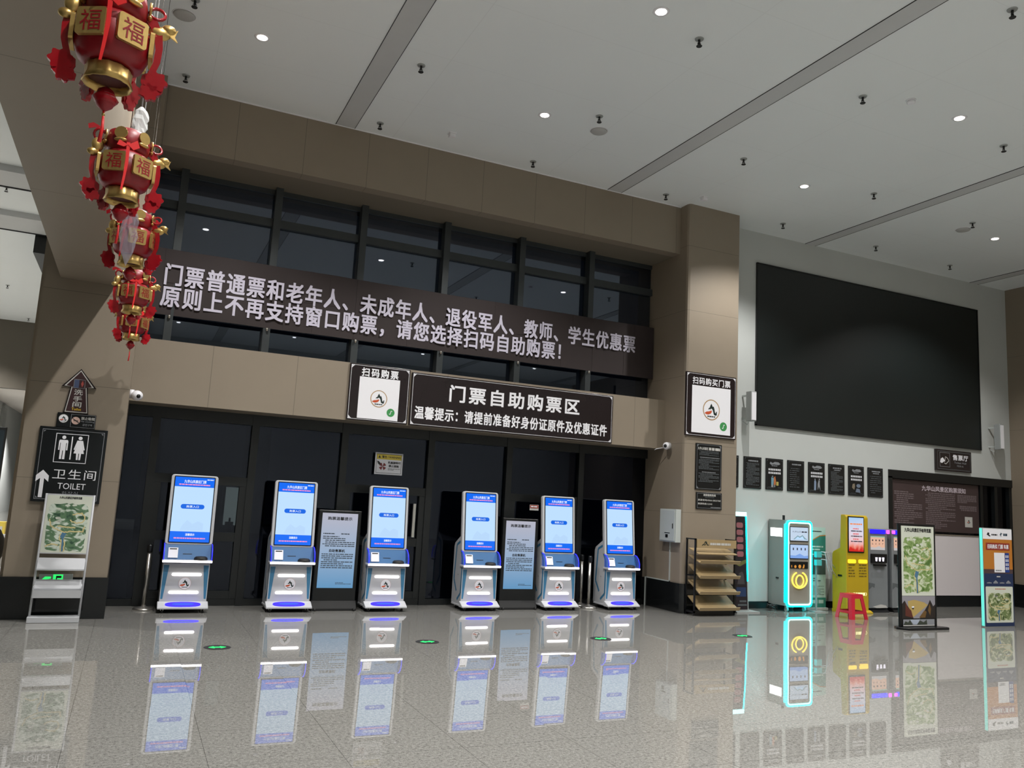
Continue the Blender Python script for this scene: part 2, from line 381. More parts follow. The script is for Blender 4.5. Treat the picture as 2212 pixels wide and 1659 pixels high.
# ------------------------------------------------------------------ ceiling fittings
def downlight(loc, label, group, k=1.0):
    t = thing('downlight', label, 'ceiling light', loc, group)
    B(m_white).lathe([(.055, -.004), (.085, -.006), (.09, 0)], 24).obj('trim_ring', t)
    B(mat('lamp_lens', 'ffffff', .4, emit='fff3e6', es=14)).lathe([(.058, -.008), (.058, -.004)], 20).obj('lens', t)
    L = bpy.data.lights.new('lamp', 'SPOT'); L.energy = LAMP_W*k; L.color = LAMP_COL; L.spot_size = R(122); L.spot_blend = .5; L.shadow_soft_size = .055
    lo_ = bpy.data.objects.new('lamp', L); C.objects.link(lo_); lo_.parent = t; lo_.location = (0, 0, -.03)
    return t
GD = 'recessed ceiling downlights'
vis = {(.82, 9.34): 'round recessed ceiling downlight above the two leftmost ticket kiosks, near the hanging lanterns',
       (4.53, 9.34): 'small glowing ceiling downlight beside the round speaker left of the second grey slot',
       (4.53, 6.65): 'brightest ceiling downlight at the top edge, between the two long grey slots',
       (9.17, 9.34): 'glowing ceiling downlight in front of the right brown column top',
       (9.17, 6.65): 'bright ceiling downlight with a smoke detector to its left, far upper right',
       (13.75, 9.34): 'ceiling downlight above the big dark screen, right of the round speaker'}
for x in (-.1, .82, 4.53, 9.17, 13.75):
    for y in (9.34, 6.65, 3.95, 1.25, -1.45, -4.15):
        if x == -.1: continue
        if (x, y) in vis: downlight((x, y, CEIL), vis[(x, y)], GD)
        elif not (x == 13.75 and y == 6.65 and False): downlight((x, y, CEIL), 'recessed downlight in the hall ceiling outside the picture', GD)
for x in (-9.2, -5.6):  # unseen lamps added beyond the frame to brighten the left hall
    for y in (13.5, 17.4, 21.5, 25.5, 29.5):
        downlight((x, y, CEIL), 'added downlight brightening the left hall, in its ceiling outside the picture', 'added left hall downlights', 3.0)
downlight((-3.35, 34.2, 4.5), 'added downlight brightening the low corridor wall far left, out of sight', 'added left hall downlights', 3.2)  # added behind the column to brighten the white corridor wall
downlight((-3.35, 39.5, 4.5), 'added downlight brightening the far corridor end, out of sight', 'added left hall downlights', 3.2)  # second added lamp, lifts the far part of the corridor

def sprinkler():
    t = thing('sprinkler', 'x', 'sprinkler', (0,0,0), 'fire sprinklers on the ceiling')
    B(m_grey_metal).lathe([(.045, -.012), (.05, -.004), (.05, 0)], 16).obj('escutcheon', t)
    B(m_rubber).lathe([(.012, -.06), (.014, -.012)], 10).box(-.02, -.014, -.004, .004, -.085, -.05).box(.014, .02, -.004, .004, -.085, -.05).lathe([(.03, -.092), (.034, -.086)], 12).obj('head', t)
    return t
sp0 = sprinkler(); first = True
SPR = [(.06, 8.95, 'at the top picture edge above the lanterns'), (.07, 10.77, 'nearest the fascia corner right of the lanterns'),
       (2.65, 8.98, 'just right of the first grey ceiling slot'), (2.64, 10.76, 'beside the first grey slot, close to the fascia'),
       (5.07, 10.78, 'midway along the fascia, between the two grey slots'), (5.18, 8.99, 'directly above the round speaker between the slots'),
       (5.19, 6.86, 'below the brightest downlight'), (7.69, 9.04, 'right of the second grey slot, left of the column downlight'),
       (7.55, 10.79, 'at the fascia end beside a small white detector'), (10.1, 10.8, 'above the white wall corner by the right column'),
       (10.29, 8.98, 'right of the downlight in front of the right column'), (12.4, 10.79, 'over the upper middle of the big dark screen'),
       (14.51, 10.82, 'over the right end of the big dark screen'), (12.7, 9.02, 'close above the round speaker by the screen downlight'),
       (10.36, 6.87, 'at the right picture edge below the detector downlight'), (7.70, 6.87, 'left of the white smoke detector at upper right'),
       (7.57, 4.88, 'in the top right corner of the picture')]
for x, y, lb in SPR:
    lb = 'dark pendent sprinkler head ' + lb
    if first: sp0.location = (x, y, CEIL); sp0['label'] = lb; first = False
    else: dup(sp0, (x, y, CEIL), lb)
for x, y, lb in [(-2.65, 16.9, 'between the grey beams of the left hall'), (-3.7, 25.9, 'in the middle of the left hall ceiling'), (-3.7, 31.0, 'at the far end of the left hall ceiling')]:
    dup(sp0, (x, y, CEIL), 'sprinkler head ' + lb)
def dome(loc, r, h, name, label, cat, group):
    t = thing(name, label, cat, loc, group)
    B(m_white).lathe([(r, -.004), (r*1.04, 0)], 28).obj('rim', t)
    B(mat('speaker_grille', 'b4b4b2', .6, noise=.15, nscale=300)).lathe([(.004, -h), (r*.5, -h*.9), (r*.85, -h*.6), (r*.96, -.004)], 28).obj('grille', t)
for x, y, lb in [(-.03, 9.32, 'above the lanterns'), (5.40, 9.37, 'between the long grey slots'), (12.88, 9.33, 'near the downlight over the dark screen')]:
    dome((x, y, CEIL), .125, .03, 'ceiling_speaker', 'round grey flush ceiling speaker ' + lb, 'speaker', 'ceiling speakers')
def detector(x, y, label, square=False):
    t = thing('smoke_detector', label, 'detector', (x, y, CEIL), 'white detectors on the ceiling')
    if square: B(m_white).box(-.05, .05, -.05, .05, -.012, 0).obj('mount', t); B(m_white).box(-.042, .042, -.042, .042, -.06, -.012).obj('housing', t, bevel=.008)
    else:
        B(m_white).lathe([(.055, -.012), (.06, 0)], 20).obj('mount', t); B(m_white).lathe([(.03, -.05), (.048, -.04), (.05, -.012)], 20).obj('housing', t)
detector(3.64, 10.53, 'small white square detector on the ceiling above the long fascia', True)
detector(8.15, 10.55, 'small white detector on the ceiling by the right column top', True)
detector(8.27, 6.64, 'round white smoke detector left of the bright upper right downlight')

# ------------------------------------------------------------------ emblem and corner ornaments
m_emk = mat('emblem_dark', '10241f', .5); m_emr = mat('emblem_orange', 'c0502a', .5); m_ring = mat('emblem_ring', 'a98a62', .5); m_badge = mat('green_badge', '3b8f4e', .5)
def emblem(b, cx, cz, r, y, ring=None, disc=True, thin=False):
    if ring: b.m(ring).poly(circ(cx, cz, r, 28), y)
    if disc: b.m(m_white).poly(circ(cx, cz, r*(.955 if thin else .9), 28), y-.0006)
    q = lambda P: [(cx+p[0]*r, cz+p[1]*r) for p in P]
    b.m(m_emk).poly(q([(-.38,-.02),(-.32,.16),(-.2,.2),(-.12,.42),(0,.62),(.1,.4),(.16,.3),(.26,.36),(.36,.12),(.42,-.2),(.52,-.3),(.56,-.12),(.66,-.12),(.64,-.46),(.5,-.52),(.3,-.44),(.22,-.2),(.16,0),(.06,.1),(-.04,.14),(-.1,.02),(-.22,.06)]), y-.0012)
    b.m(m_emr).poly(q([(-.8,-.34),(-.56,-.2),(-.3,-.16),(-.12,-.1),(.02,-.04),(.06,-.2),(-.1,-.38),(-.4,-.48),(-.66,-.44)]), y-.0018)
    b.m(m_emk).dashes(cx-.46*r, cx+.46*r, cz-.7*r, cz-.58*r, 1, y-.0012, 3, 1)
def corners(b, x0, x1, z0, z1, s, y):
    for X, Z, i, j in ((x0, z0, 1, 1), (x1, z0, -1, 1), (x0, z1, 1, -1), (x1, z1, -1, -1)):
        for dx, dz, r in ((.0,.0,.22),(.42,.05,.2),(.05,.42,.2),(.75,-.04,.15),(-.04,.75,.15),(.34,.34,.16)):
            b.poly(circ(X+i*dx*s, Z+j*dz*s, r*s, 8), y)

# ------------------------------------------------------------------ signs
def sign(name, label, loc, W, H, th, m=m_sign, rim=True, corner=.04, cat='sign', group=None, gap=.018, lw=.005, pm=None):
    t = thing(name, label, cat, loc, group)
    B(m).box(-W/2, W/2, -th, 0, 0, H).obj('board', t, bevel=.003)
    b = B(pm or m_white); y = -th-.002
    if rim:
        b.frame(-W/2+gap, W/2-gap, gap, H-gap, lw, y); corners(b, -W/2+gap*1.6, W/2-gap*1.6, gap*1.6, H-gap*1.6, corner, y-.0005)
    return t, b, y-.001
# long window banner
t = thing('window_banner', 'long dark brown banner of two lines of white characters across the upper windows', 'banner', (4.0, 11.83, 3.87))
bn = B(mat('banner_cloth', '2d2424', .75, noise=.06, nscale=2))
N = 40
for k in range(N):
    x0, x1 = -4.12+8.22*k/N, -4.12+8.22*(k+1)/N
    yy = lambda x: .012*math.sin(x*4.7)
    bn.poly([(0,0)], 0) if False else None
    for (za, zb) in ((0, .45), (.45, .92)):
        v = [bn.V((x0, yy(x0), za)), bn.V((x1, yy(x1), za)), bn.V((x1, yy(x1), zb)), bn.V((x0, yy(x0), zb))]; bn.F(v)
bno = bn.obj('cloth', t); sd = bno.modifiers.new('s', 'SOLIDIFY'); sd.thickness = .004
B(mat('banner_letter', 'c9c5d6', .6)).text('门票普通票和老年人、未成年人、退役军人、教师、学生优惠票', -3.89, 3.70, .415, .71, -.02, .022, 1.12).obj('lettering', t)
B(mat('banner_letter', 'c9c5d6', .6)).text('原则上不再支持窗口购票，请您选择扫码自助购票！', -3.91, 2.24, .105, .40, -.02, .022, 1.12).obj('lettering', t)
for k, x in enumerate(mx_): B(m_steel).lathe([(.003, -.05), (.018, -.03), (.02, -.01), (.012, .004)], 12, (x-4.0, -.02, -.002)).obj('hook', t)

# signs on the band
t, b, y = sign('code_sign', 'square dark sign headed by four white characters with round emblem, on the brown band', (3.105, 11.45, 2.64), .90, .815, .03)
b.text('扫码购票', -.275, .265, .645, .765, y, .026, 1.3)
b.rect(-.3, .3, .035, .635, y)
emblem(b, 0, .335, .125, y-.001, m_ring)
b.m(m_badge).poly(circ(.19, .15, .06, 20), y-.001).m(m_white).stroke([(.17,.135),(.175,.125),(.187,.13),(.19,.15),(.193,.17),(.205,.175),(.21,.165)], .009, y-.002)
b.obj('print', t)
t, b, y = sign('ticket_zone_sign', 'wide dark sign with big white ticket-machine-area title, on the brown band', (5.32, 11.45, 2.64), 3.47, .785, .03)
b.text('门票自助购票区', -1.13, 1.10, .41, .655, y, .026, 1.22)
b.text('温馨提示：请提前准备好身份证原件及优惠证件', -1.66, 1.63, .105, .29, y, .022, 1.1)
b.obj('print', t)
# right column signs
t, b, y = sign('code_sign', 'square dark sign headed by six white characters with emblem, high on the right column', (8.63, 10.9, 2.84), 1.04, 1.06, .03)
b.text('扫码购买门票', -.39, .39, .868, .985, y, .018, 1.12)
b.rect(-.4, .4, .06, .845, y)
emblem(b, 0, .46, .175, y-.001, m_ring)
b.m(m_badge).poly(circ(.255, .2, .075, 20), y-.001).m(m_white).stroke([(.23,.18),(.235,.168),(.25,.173),(.255,.2),(.26,.227),(.275,.232),(.28,.22)], .011, y-.002)
b.obj('print', t)
t, b, y = sign('notice_board', 'tall narrow black notice board of small print on the right column', (8.61, 10.9, 1.97), .53, .76, .02, m_sign2, corner=.03, lw=.004, pm=m_grey_print)
b.m(m_silver_print).text('九华山风景区', -.23, -.02, .655, .7, y, .02).dashes(-.005, .23, .655, .7, 1, y, 3, 1, False)
b.m(m_dim_print).dashes(-.2, .2, .56, .64, 5, y, 4).m(m_grey_print).dashes(-.22, .22, .525, .537, 1, y, 5, 1).m(m_dim_print).dashes(-.21, .21, .33, .51, 10, y, 6).m(m_grey_print).dashes(-.14, .14, .285, .297, 1, y, 7, 1).m(m_dim_print).dashes(-.21, .21, .12, .275, 7, y, 8)
b.obj('print', t)
t, b, y = sign('hotline_plaque', 'small black plaque with two telephone lines below the tall notice board', (8.63, 10.9, 1.655), .52, .275, .02, m_sign2, corner=.0, lw=.004, pm=m_grey_print)
b.m(m_silver_print).text('旅游服务热线', -.12, .13, .215, .25, y, .03).m(m_dim_print).dashes(-.1, .1, .185, .205, 2, y, 2)
b.m(m_silver_print).text('旅游咨询:0566-2823768', -.23, .23, .135, .165, y, .02).text('旅游热线:12345', -.23, .06, .075, .105, y, .02).m(m_grey_print).dashes(.03, .23, .03, .042, 1, y, 4, 1)
b.obj('print', t)
# toilet signs on the left column
t, b, y = sign('toilet_sign', 'large black toilet sign with man and woman figures on the left column', (-.675, 10.9, 1.32), .71, .87, .03, m_sign2, corner=.02, gap=.03, lw=.006, pm=m_grey_print)
b.m(m_white)
b.frame(-.18, .16, .46, .80, .007, y).rect(-.015, -.003, .5, .77, y)
def man(cx):
    b.poly(circ(cx, .755, .021, 14), y)
    b.poly([(cx-.04,.725),(cx+.04,.725),(cx+.048,.71),(cx+.048,.605),(cx+.034,.605),(cx+.034,.69),(cx+.028,.69),(cx+.028,.5),(cx+.004,.5),(cx+.004,.6),(cx-.004,.6),(cx-.004,.5),(cx-.028,.5),(cx-.028,.69),(cx-.034,.69),(cx-.034,.605),(cx-.048,.605),(cx-.048,.71)], y)
def woman(cx):
    b.poly(circ(cx, .755, .021, 14), y)
    b.poly([(cx-.03,.727),(cx+.03,.727),(cx+.058,.62),(cx+.046,.615),(cx+.026,.685),(cx+.055,.575),(cx+.026,.575),(cx+.022,.5),(cx+.004,.5),(cx+.004,.575),(cx-.004,.575),(cx-.004,.5),(cx-.022,.5),(cx-.026,.575),(cx-.055,.575),(cx-.026,.685),(cx-.046,.615),(cx-.058,.62)], y)
man(-.095); woman(.075)
b.text('卫生间', -.165, .285, .27, .385, y, .012, 1.15).text('TOILET', -.1, .19, .155, .225, y, .01).m(m_grey_print).text('화장실', -.05, .12, .085, .13, y, .01)
b.m(m_white).poly([(-.285,.05),(-.245,.05),(-.245,.27),(-.2,.23),(-.2,.3),(-.265,.365),(-.33,.3),(-.33,.23),(-.285,.27)], y)
b.obj('print', t)
t = thing('arrow_sign', 'brown upward arrow sign with vertical white characters above the toilet sign', 'sign', (-.685, 10.9, 2.37))
def arrow(g): return [(-.125+g,0+g),(.125-g,0+g),(.085-g,.31-g*.2),(.17-g*2.2,.31+g*.6),(0,.52-g*1.4),(-.17+g*2.2,.31+g*.6),(-.085+g,.31-g*.2)]
B(m_sign).prism(arrow(-.006), -.025, 0).obj('board', t)
b = B(m_silver_print).poly(arrow(.006), -.027).m(mat('sign_brown', '3a2729', .3)).poly(arrow(.016), -.028)
b.m(m_silver_print).text('洗', -.045, .045, .215, .28, -.0295, .02).text('手', -.045, .045, .14, .2, -.0295, .02).text('间', -.045, .045, .07, .13, -.0295, .03).m(mat('yellow_print', 'c8a62a', .5)).text('Toilet', -.05, .05, .03, .06, -.0295, .02)
b.m(m_grey_print).frame(-.06, .06, .295, .4, .004, -.0295).m(mat('sign_blue', '3b4663', .5)).rect(-.055, -.005, .3, .395, -.0295).m(mat('sign_red', '93403a', .5)).poly([(.03,.31),(.045,.35),(.03,.39),(.015,.35)], -.0295)
b.obj('print', t)
t, b, y = sign('no_smoking_sign', 'small black no smoking sign between the arrow and toilet signs', (-.6, 10.9, 2.195), .27, .165, .02, m_sign2, corner=.0, gap=.006, lw=.004, pm=m_grey_print)
b.m(mat('pale_pink', 'd0b0a4', .5)).poly(circ(-.075, .085, .045, 20), y).m(m_ink).stroke([(-.11,.11),(-.04,.06)], .008, y-.001).rect(-.1, -.05, .08, .088, y-.001)
b.m(m_silver_print).text('禁止吸烟', -.02, .12, .1, .135, y, .02).m(m_grey_print).text('No smoking', -.02, .12, .07, .09, y, .02).text('금연구역', 0, .1, .03, .055, y, .02)
b.obj('print', t)
t, b, y = sign('emblem_plate', 'small black square plate with round white mountain emblem beside the no smoking sign', (-.805, 10.9, 2.195), .135, .17, .02, m_sign2, rim=False)
emblem(b, 0, .1, .05, y, m_silver_print); b.obj('print', t)
t = thing('exit_sign', 'low green lit emergency exit sign on left column behind the white brochure stand', 'exit sign', (-.665, 10.87, .46))
B(m_grey_box).box(-.17, .17, -.03, 0, -.07, .05).obj('housing', t, bevel=.004)
b = B(m_green).rect(-.03, .07, -.05, .045, -.032).poly([(-.14,-.01),(-.11,.02),(-.05,.02),(-.05,-.002),(-.1,-.012),(-.05,-.03),(-.05,-.045),(-.11,-.045)], -.032)
b.m(m_ink).rect(.0, .055, .005, .03, -.033).rect(0, .012, -.04, .005, -.033).poly(circ(.03, -.02, .012, 10), -.033); b.obj('lit_panel', t)
# warning sheet on the glass
t = thing('warning_sheet', 'white warning sheet with yellow heading and red fan, stuck on the door glass', 'sign', (3.475, 11.93, 1.91))
B(mat('white_sheet', 'c3c5cc', .5)).box(-.215, .215, -.004, 0, 0, .325).obj('sheet', t)
b = B(mat('warn_yellow', 'b8a63c', .5)).rect(-.19, .19, .225, .3, -.006).m(m_ink).frame(-.195, .195, .02, .305, .005, -.0062)
b.poly([(-.17,.245),(-.13,.245),(-.15,.285)], -.007).text('警告 / WARNING', -.11, .18, .245, .282, -.007, .02)
b.text('风扇旋转时', -.015, .18, .165, .2, -.007, .025).text('禁止接触', 0, .155, .115, .15, -.007, .025).m(m_grey_print).dashes(-.01, .18, .06, .095, 2, -.007, 3, .5, False)
for k in range(4):
    a0 = R(45+90*k); P = [(-.095, .12)]
    for j in range(5):
        a = a0 + R(-30+15*j); P.append((-.095+.055*math.cos(a), .12+.055*math.sin(a)))
    b.m(mat('fan_red', '6d2a2e', .5)).poly(P, -.007)
b.m(m_ink).poly([(-.185,.2),(-.16,.195),(-.125,.165),(-.135,.14),(-.165,.155)], -.008); b.obj('print', t)
t = thing('door_sticker', 'small red and white sticker on the glass between second notice totem and fifth kiosk', 'sticker', (5.95, 11.93, 1.49))
B(m_silver_print).box(-.08, .08, -.003, 0, 0, .09).m(mat('sticker_red', '9a3a2c', .5)).rect(-.075, .075, .035, .085, -.005).m(m_white).dashes(-.06, .06, .05, .07, 1, -.006, 2, 1, False).obj('sheet', t)

# posters on the white wall
pos = [9.46, 9.975, 10.48, 10.985, 11.49, 11.99, 12.495, 13.0]
plab = ['black wall poster half hidden behind the right column', 'black wall poster full of dense small print, first fully visible one from the column',
        'black wall poster with two travellers and a yellow suitcase', 'black wall poster with a list of ten short lines',
        'black wall poster with a standing pair in blue and grey', 'black wall poster of dim dense print, second from right among the text-only ones',
        'black wall poster with bell shapes under a two-line slogan', 'black wall poster with ruled lines, nearest the ticket hall door']
m_pb, m_po, m_py, m_ps = mat('pic_blue', '6d93a3', .5), mat('pic_orange', 'b56b41', .5), mat('pic_yellow', 'a89a55', .5), mat('pic_grey', '8a8d93', .5)
for k, x in enumerate(pos):
    t, b, y = sign('wall_poster', plab[k], (x, 11.4, 2.07), .4, .56, .018, m_sign2, corner=.018, gap=.018, lw=.003, pm=m_dim_print, cat='poster', group='posters in a row on the white wall')
    if k in (2, 4, 6):
        b.m(m_grey_print).poly([(-.12,.47),(-.1,.5),(-.05,.48),(0,.505),(.09,.5),(.13,.47),(.09,.45),(-.02,.455),(-.08,.445)], y).dashes(-.07, .06, .425, .44, 1, y, k, 1, False)
        for r_ in range(2):
            b.m(m_white)
            for q in range(7):
                xq = -.145+.042*q; zq = .345-.06*r_
                b.frame(xq, xq+.03, zq, zq+.036, .009, y).rect(xq+.012, xq+.02, zq, zq+.036, y)
        if k == 2:
            b.m(m_pb).poly([(-.08,.09),(-.03,.09),(-.02,.2),(-.04,.24),(-.08,.22)], y).m(m_po).poly([(-.02,.09),(.02,.09),(.03,.17),(.01,.25),(-.02,.22)], y).m(m_py).poly(rr(.035,.09,.08,.15,.01), y).m(m_ps).rect(-.08,-.03,.05,.09,y).rect(-.01,.01,.05,.09,y).poly(circ(-.05,.235,.018,10), y)
        elif k == 4:
            b.m(mat('pic_paleblue', '7f8ea6', .5)).poly([(-.07,.05),(-.02,.05),(-.015,.2),(-.035,.24),(-.065,.22)], y).m(m_ps).poly([(.02,.05),(.05,.12),(.09,.05),(.07,.17),(.075,.23),(.045,.24),(.02,.17)], y).poly(circ(-.045,.25,.014,10), y).poly(circ(.06,.255,.014,10), y)
        else:
            b.m(mat('pic_tan', '7d715f', .5)).poly([(-.12,.15),(-.06,.11),(-.04,.18),(-.05,.23),(-.1,.22)], y).m(mat('pic_slate', '6b7788', .5)).poly(circ(.05,.19,.055,16,.035), y).poly([(-.03,.07),(.1,.06),(.08,.13),(0,.14)], y)
        b.m(m_dim_print).dashes(-.15, -.02, .04, .05, 1, y, k, 1, False).dashes(.07, .15, .04, .05, 1, y, k+1, 1, False)
    else:
        b.m(m_grey_print).dashes(-.1, .12, .475, .5, 1, y, k, 1, False)
        if k in (5, 7): b.dashes(-.07, .09, .44, .46, 1, y, k+9, 1, False)
        rows, zt = {0: (14, .44), 1: (20, .45), 3: (10, .42), 5: (20, .42), 7: (9, .40)}[k]
        b.m(m_dim_print).dashes(-.15, .15 if k != 3 else .08, .05, zt, rows, y, k*3+1, .35 if k in (3, 7) else .6)
    b.obj('print', t)
# ticket hall sign
t, b, y = sign('ticket_hall_sign', 'dark framed ticket hall sign with pictogram under the big dark screen', (15.2, 11.4, 2.7), 1.05, .43, .05, m_sign, corner=0, gap=.03, lw=.012, pm=m_dim_print)
b.m(m_grey_print).frame(-.43, -.13, .08, .37, .008, y).m(m_white).poly([(-.42,.17),(-.4,.24),(-.34,.27),(-.29,.22),(-.27,.19),(-.31,.185),(-.37,.15)], y).m(m_silver_print).stroke([(-.28,.2),(-.26,.29),(-.2,.26),(-.16,.21),(-.25,.14),(-.3,.16)], .014, y)
b.m(m_white).text('售票厅', -.04, .42, .235, .345, y, .025, 1.1).m(m_grey_print).text('Ticket Hall', 0, .36, .165, .205, y, .015).text('매표소', .08, .28, .1, .14, y, .015); b.obj('print', t)

# ------------------------------------------------------------------ big dark led screen
t = thing('led_wall', 'huge switched off black video wall high on the white wall', 'screen', (13.05, 11.4, 3.2))
B(mat('led_panel', '161c1c', .38, noise=.12, nscale=1.2)).box(-3.0, 3.0, -.03, 0, .02, 3.0).obj('panel', t)
B(m_frame_black).box(-3.03, -3.0, -.04, 0, 0, 3.02).box(3.0, 3.03, -.04, 0, 0, 3.02).box(-3.03, 3.03, -.04, 0, 0, .02).box(-3.03, 3.03, -.04, 0, 3.0, 3.02).obj('frame', t)
for (x, lb) in ((9.74, 'left'), (16.36, 'right')):
    t = thing('column_speaker', 'slim grey column loudspeaker on a wall bracket at the %s side of the dark screen' % lb, 'speaker', (x, 11.4, 3.2), 'column speakers beside the screen')
    B(m_grey_metal).box(-.06, .06, -.3, -.16, .03, .56).obj('cabinet', t, bevel=.01)
    B(m_white).box(-.05, .05, -.305, -.3, .05, .54).obj('front_grille', t)
    B(m_grey_box).box(-.015, .015, -.16, 0, .08, .11).box(-.015, .015, -.16, 0, .48, .51).tube([(0,-.16,.02),(.01,-.12,-.02),(0,-.02,.04)], .006).obj('bracket', t)

# ------------------------------------------------------------------ electrical cabinet, trunking, cameras
t = thing('electrical_cabinet', 'grey wall electrical cabinet on the side of the right column', 'cabinet', (8.12, 11.16, 1.1))
B(m_grey_box).box(-.1, 0, -.22, .22, 0, .53).obj('body', t, bevel=.004)
d = B(m_grey_box).box(-.115, -.1, -.2, .2, .02, .51).obj('door', t, bevel=.003)
B(m_black).box(-.122, -.115, -.165, -.15, .22, .30).box(-.122, -.115, -.03, .03, .07, .12).box(-.119, -.115, -.08, .06, .14, .15).obj('latch', d)
t = tag(B(m_grey_box).box(8.1, 8.12, 11.195, 11.21, .46, 1.1).box(8.1, 8.12, 11.195, 11.87, .46, .475).box(8.08, 8.1, 11.855, 11.87, 0, .475).obj('cable_trunking'), 'white cable trunking running down from the grey electrical cabinet', 'cable trunking')
t = thing('dome_camera', 'white turret security camera on the side of the right column below the band', 'camera', (8.12, 11.3, 2.68))
B(m_white).tube([(0,0,0),(-.06,-.01,0),(-.075,-.02,0)], [.055,.055,.04], 16).obj('base', t)
B(m_white).ell((-.1, -.05, -.01), .062, .062, .062, 16).obj('housing', t)
B(m_black).ell((-.14, -.075, -.015), .03, .03, .03, 12).obj('lens', t)
tag(B(m_white).tube([(8.0, 11.32, 2.64), (7.94, 11.42, 2.62), (7.92, 11.449, 2.60)], .006).obj('camera_cable'), 'thin white cable looping from the security camera to the band', 'cable')
t = thing('dome_camera', 'white turret security camera at the left end of the band, by the left column', 'camera', (-.14, 11.3, 2.7))
B(m_white).tube([(0,0,0),(.05,-.01,0)], .055, 16).obj('base', t)
B(m_white).ell((.085, -.05, -.02), .07, .07, .065, 16).obj('housing', t)
B(m_black).ell((.1, -.1, -.03), .028, .028, .028, 12).obj('lens', t)

# ------------------------------------------------------------------ ticket kiosks
m_scr_l = mat('screen_pale_blue', '000000', .12, emit='bfe0ff', es=1.0)
m_scr_b = mat('screen_blue', '000000', .12, emit='0f6cf6', es=1.0)
m_scr_b2 = mat('screen_button', '000000', .12, emit='1568e4', es=1.0)
m_scr_w = mat('screen_white', '000000', .12, emit='eaf4ff', es=1.0)
m_scr_p = mat('screen_pink', '000000', .12, emit='ff9ccf', es=.9)
m_scr_g = mat('screen_pale_grey', '000000', .12, emit='b9d9fb', es=1.0)
def make_kiosk():
    t = thing('ticket_kiosk', 'x', 'ticket kiosk', (0,0,0), 'white ticket kiosks in a row')
    # body: side profile (y, z)
    prof = [(.12,.125),(.12,.60),(.17,.655),(.19,.84),(.25,1.07),(.31,1.04),(.47,.955),(.5,.9),(.5,.09),(.47,.07),(.06,.07),(.10,.125)]
    b = B(m_kwhite).prism(prof, -.28, .28, 'yz')
    for sx in (-.2805, .2805):
        b.m(m_kstripe)
        for P in ([(.25,.985),(.39,.93),(.44,.42),(.32,.26)], [(.22,.86),(.09+.05,.735),(.15,.24),(.28,.14)]):
            for a, c in zip(P, P[1:]):
                d = Vector((c[0]-a[0], c[1]-a[1])).normalized(); n = Vector((-d.y, d.x))*.019
                q = [b.V((sx, a[0]+n.x, a[1]+n.y)), b.V((sx, a[0]-n.x, a[1]-n.y)), b.V((sx, c[0]-n.x, c[1]-n.y)), b.V((sx, c[0]+n.x, c[1]+n.y))]; b.F(q)
        b.m(m_grey_metal).tube([(sx, .28, .5), (sx*1.01, .28, .5)], .012, 10)
    for sg in (-1, 1):
        b.m(m_kstripe).poly([(sg*.27, .585), (sg*.205, .585), (sg*.245, .165), (sg*.27, .165)], .1185)
    b.obj('body', t)
    bp = B(m_kwhite).prism([(0,.05),(0,.072),(.12,.132),(.14,.132),(.14,.05)], -.3, .3, 'yz').box(-.29, .29, .1, .48, .055, .08).obj('base_plate', t, bevel=.006)
    # glowing foot pad: a ring of blue light lying on the plate
    f = B(m_emitblue); n = 28
    P = [(.21*math.copysign(abs(math.cos(a))**.7, math.cos(a)), .066+.05*math.copysign(abs(math.sin(a))**.8, math.sin(a))) for a in [2*math.pi*k/n for k in range(n)]]
    f.T = Matrix.Translation((0, 0, .072)) @ Matrix.Rotation(math.atan(.5), 4, 'X')
    f.prism([(p[0], p[1]) for p in P], -.004, .007, 'xy'); f.m(mat('foot_pad_cyan', '081020', .7, emit=(.02,.09,1.0), es=1.1)).prism([(p[0]*.62, .066+(p[1]-.066)*.4) for p in P], .007, .009, 'xy').obj('foot_light', bp)
    for sx in (-.24, .24):
        for yy in (.06, .42):
            B(m_rubber).tube([(sx-.012,yy,.025),(sx+.012,yy,.025)], .025, 14).m(m_steel).box(sx-.018, sx+.018, yy-.012, yy+.012, .03, .07).obj('caster', t)
    for zz in (.245, .468): B(m_emitw).prism(rr(-.178+(.012 if zz>.3 else -.004), .178+(.012 if zz>.3 else -.004), zz-.017, zz+.017, .017), .108, .122).obj('light_bar', t)
    e = B(); emblem(e, 0, .359, .075, .117, mat('emblem_pink_ring', 'cfa9a4', .5), thin=True); e.obj('emblem', t)
    lg = B(m_kwhite).box(-.3, .3, .03, .2, .618, .655).obj('ledge', t, bevel=.012)
    B(m_emitw).box(-.296, .296, .024, .032, .626, .652).obj('light_strip', lg)
    rp = B(m_kblue).prism([(.115,.655),(.19,.655),(.21,.84),(.175,.84)], -.278, .278, 'yz').obj('reader_panel', t)
    yz = lambda z: .115 + (z-.655)/.185*.06 - .003
    b = B(m_white); T = Matrix.Translation((0, .113, .655)) @ Matrix.Rotation(-math.atan(.06/.185), 4, 'X'); b.T = T
    b.box(-.235, -.12, -.012, 0, .02, .15).m(m_black).rect(-.22, -.135, .125, .14, -.0125).obj('ticket_slot', rp)
    b = B(m_black); b.T = T; b.rect(-.06, .05, .07, .077, -.002).m(m_rubber); b.T = Matrix()
    b.lathe([(.085,0),(.08,.03),(.06,.045),(.001,.05)], 20, (.16, .11, .652)).obj('card_reader', rp)
    for sg in (-1, 1):
        P = [(.175,.85),(.12,.84),(.06,.79),(.03,.72),(.03,.656),(.175,.656)]
        g = B(m_acryl).prism(P, sg*.287-.004, sg*.287+.004, 'yz').m(m_edgeblue).tube([(sg*.287, p[0], p[1]) for p in P[:5]], .0065, 8).obj('side_guard', t)
    # display, leaning back
    Td = Matrix.Translation((0, .17, .84)) @ Matrix.Rotation(-math.atan(.08/.89), 4, 'X')
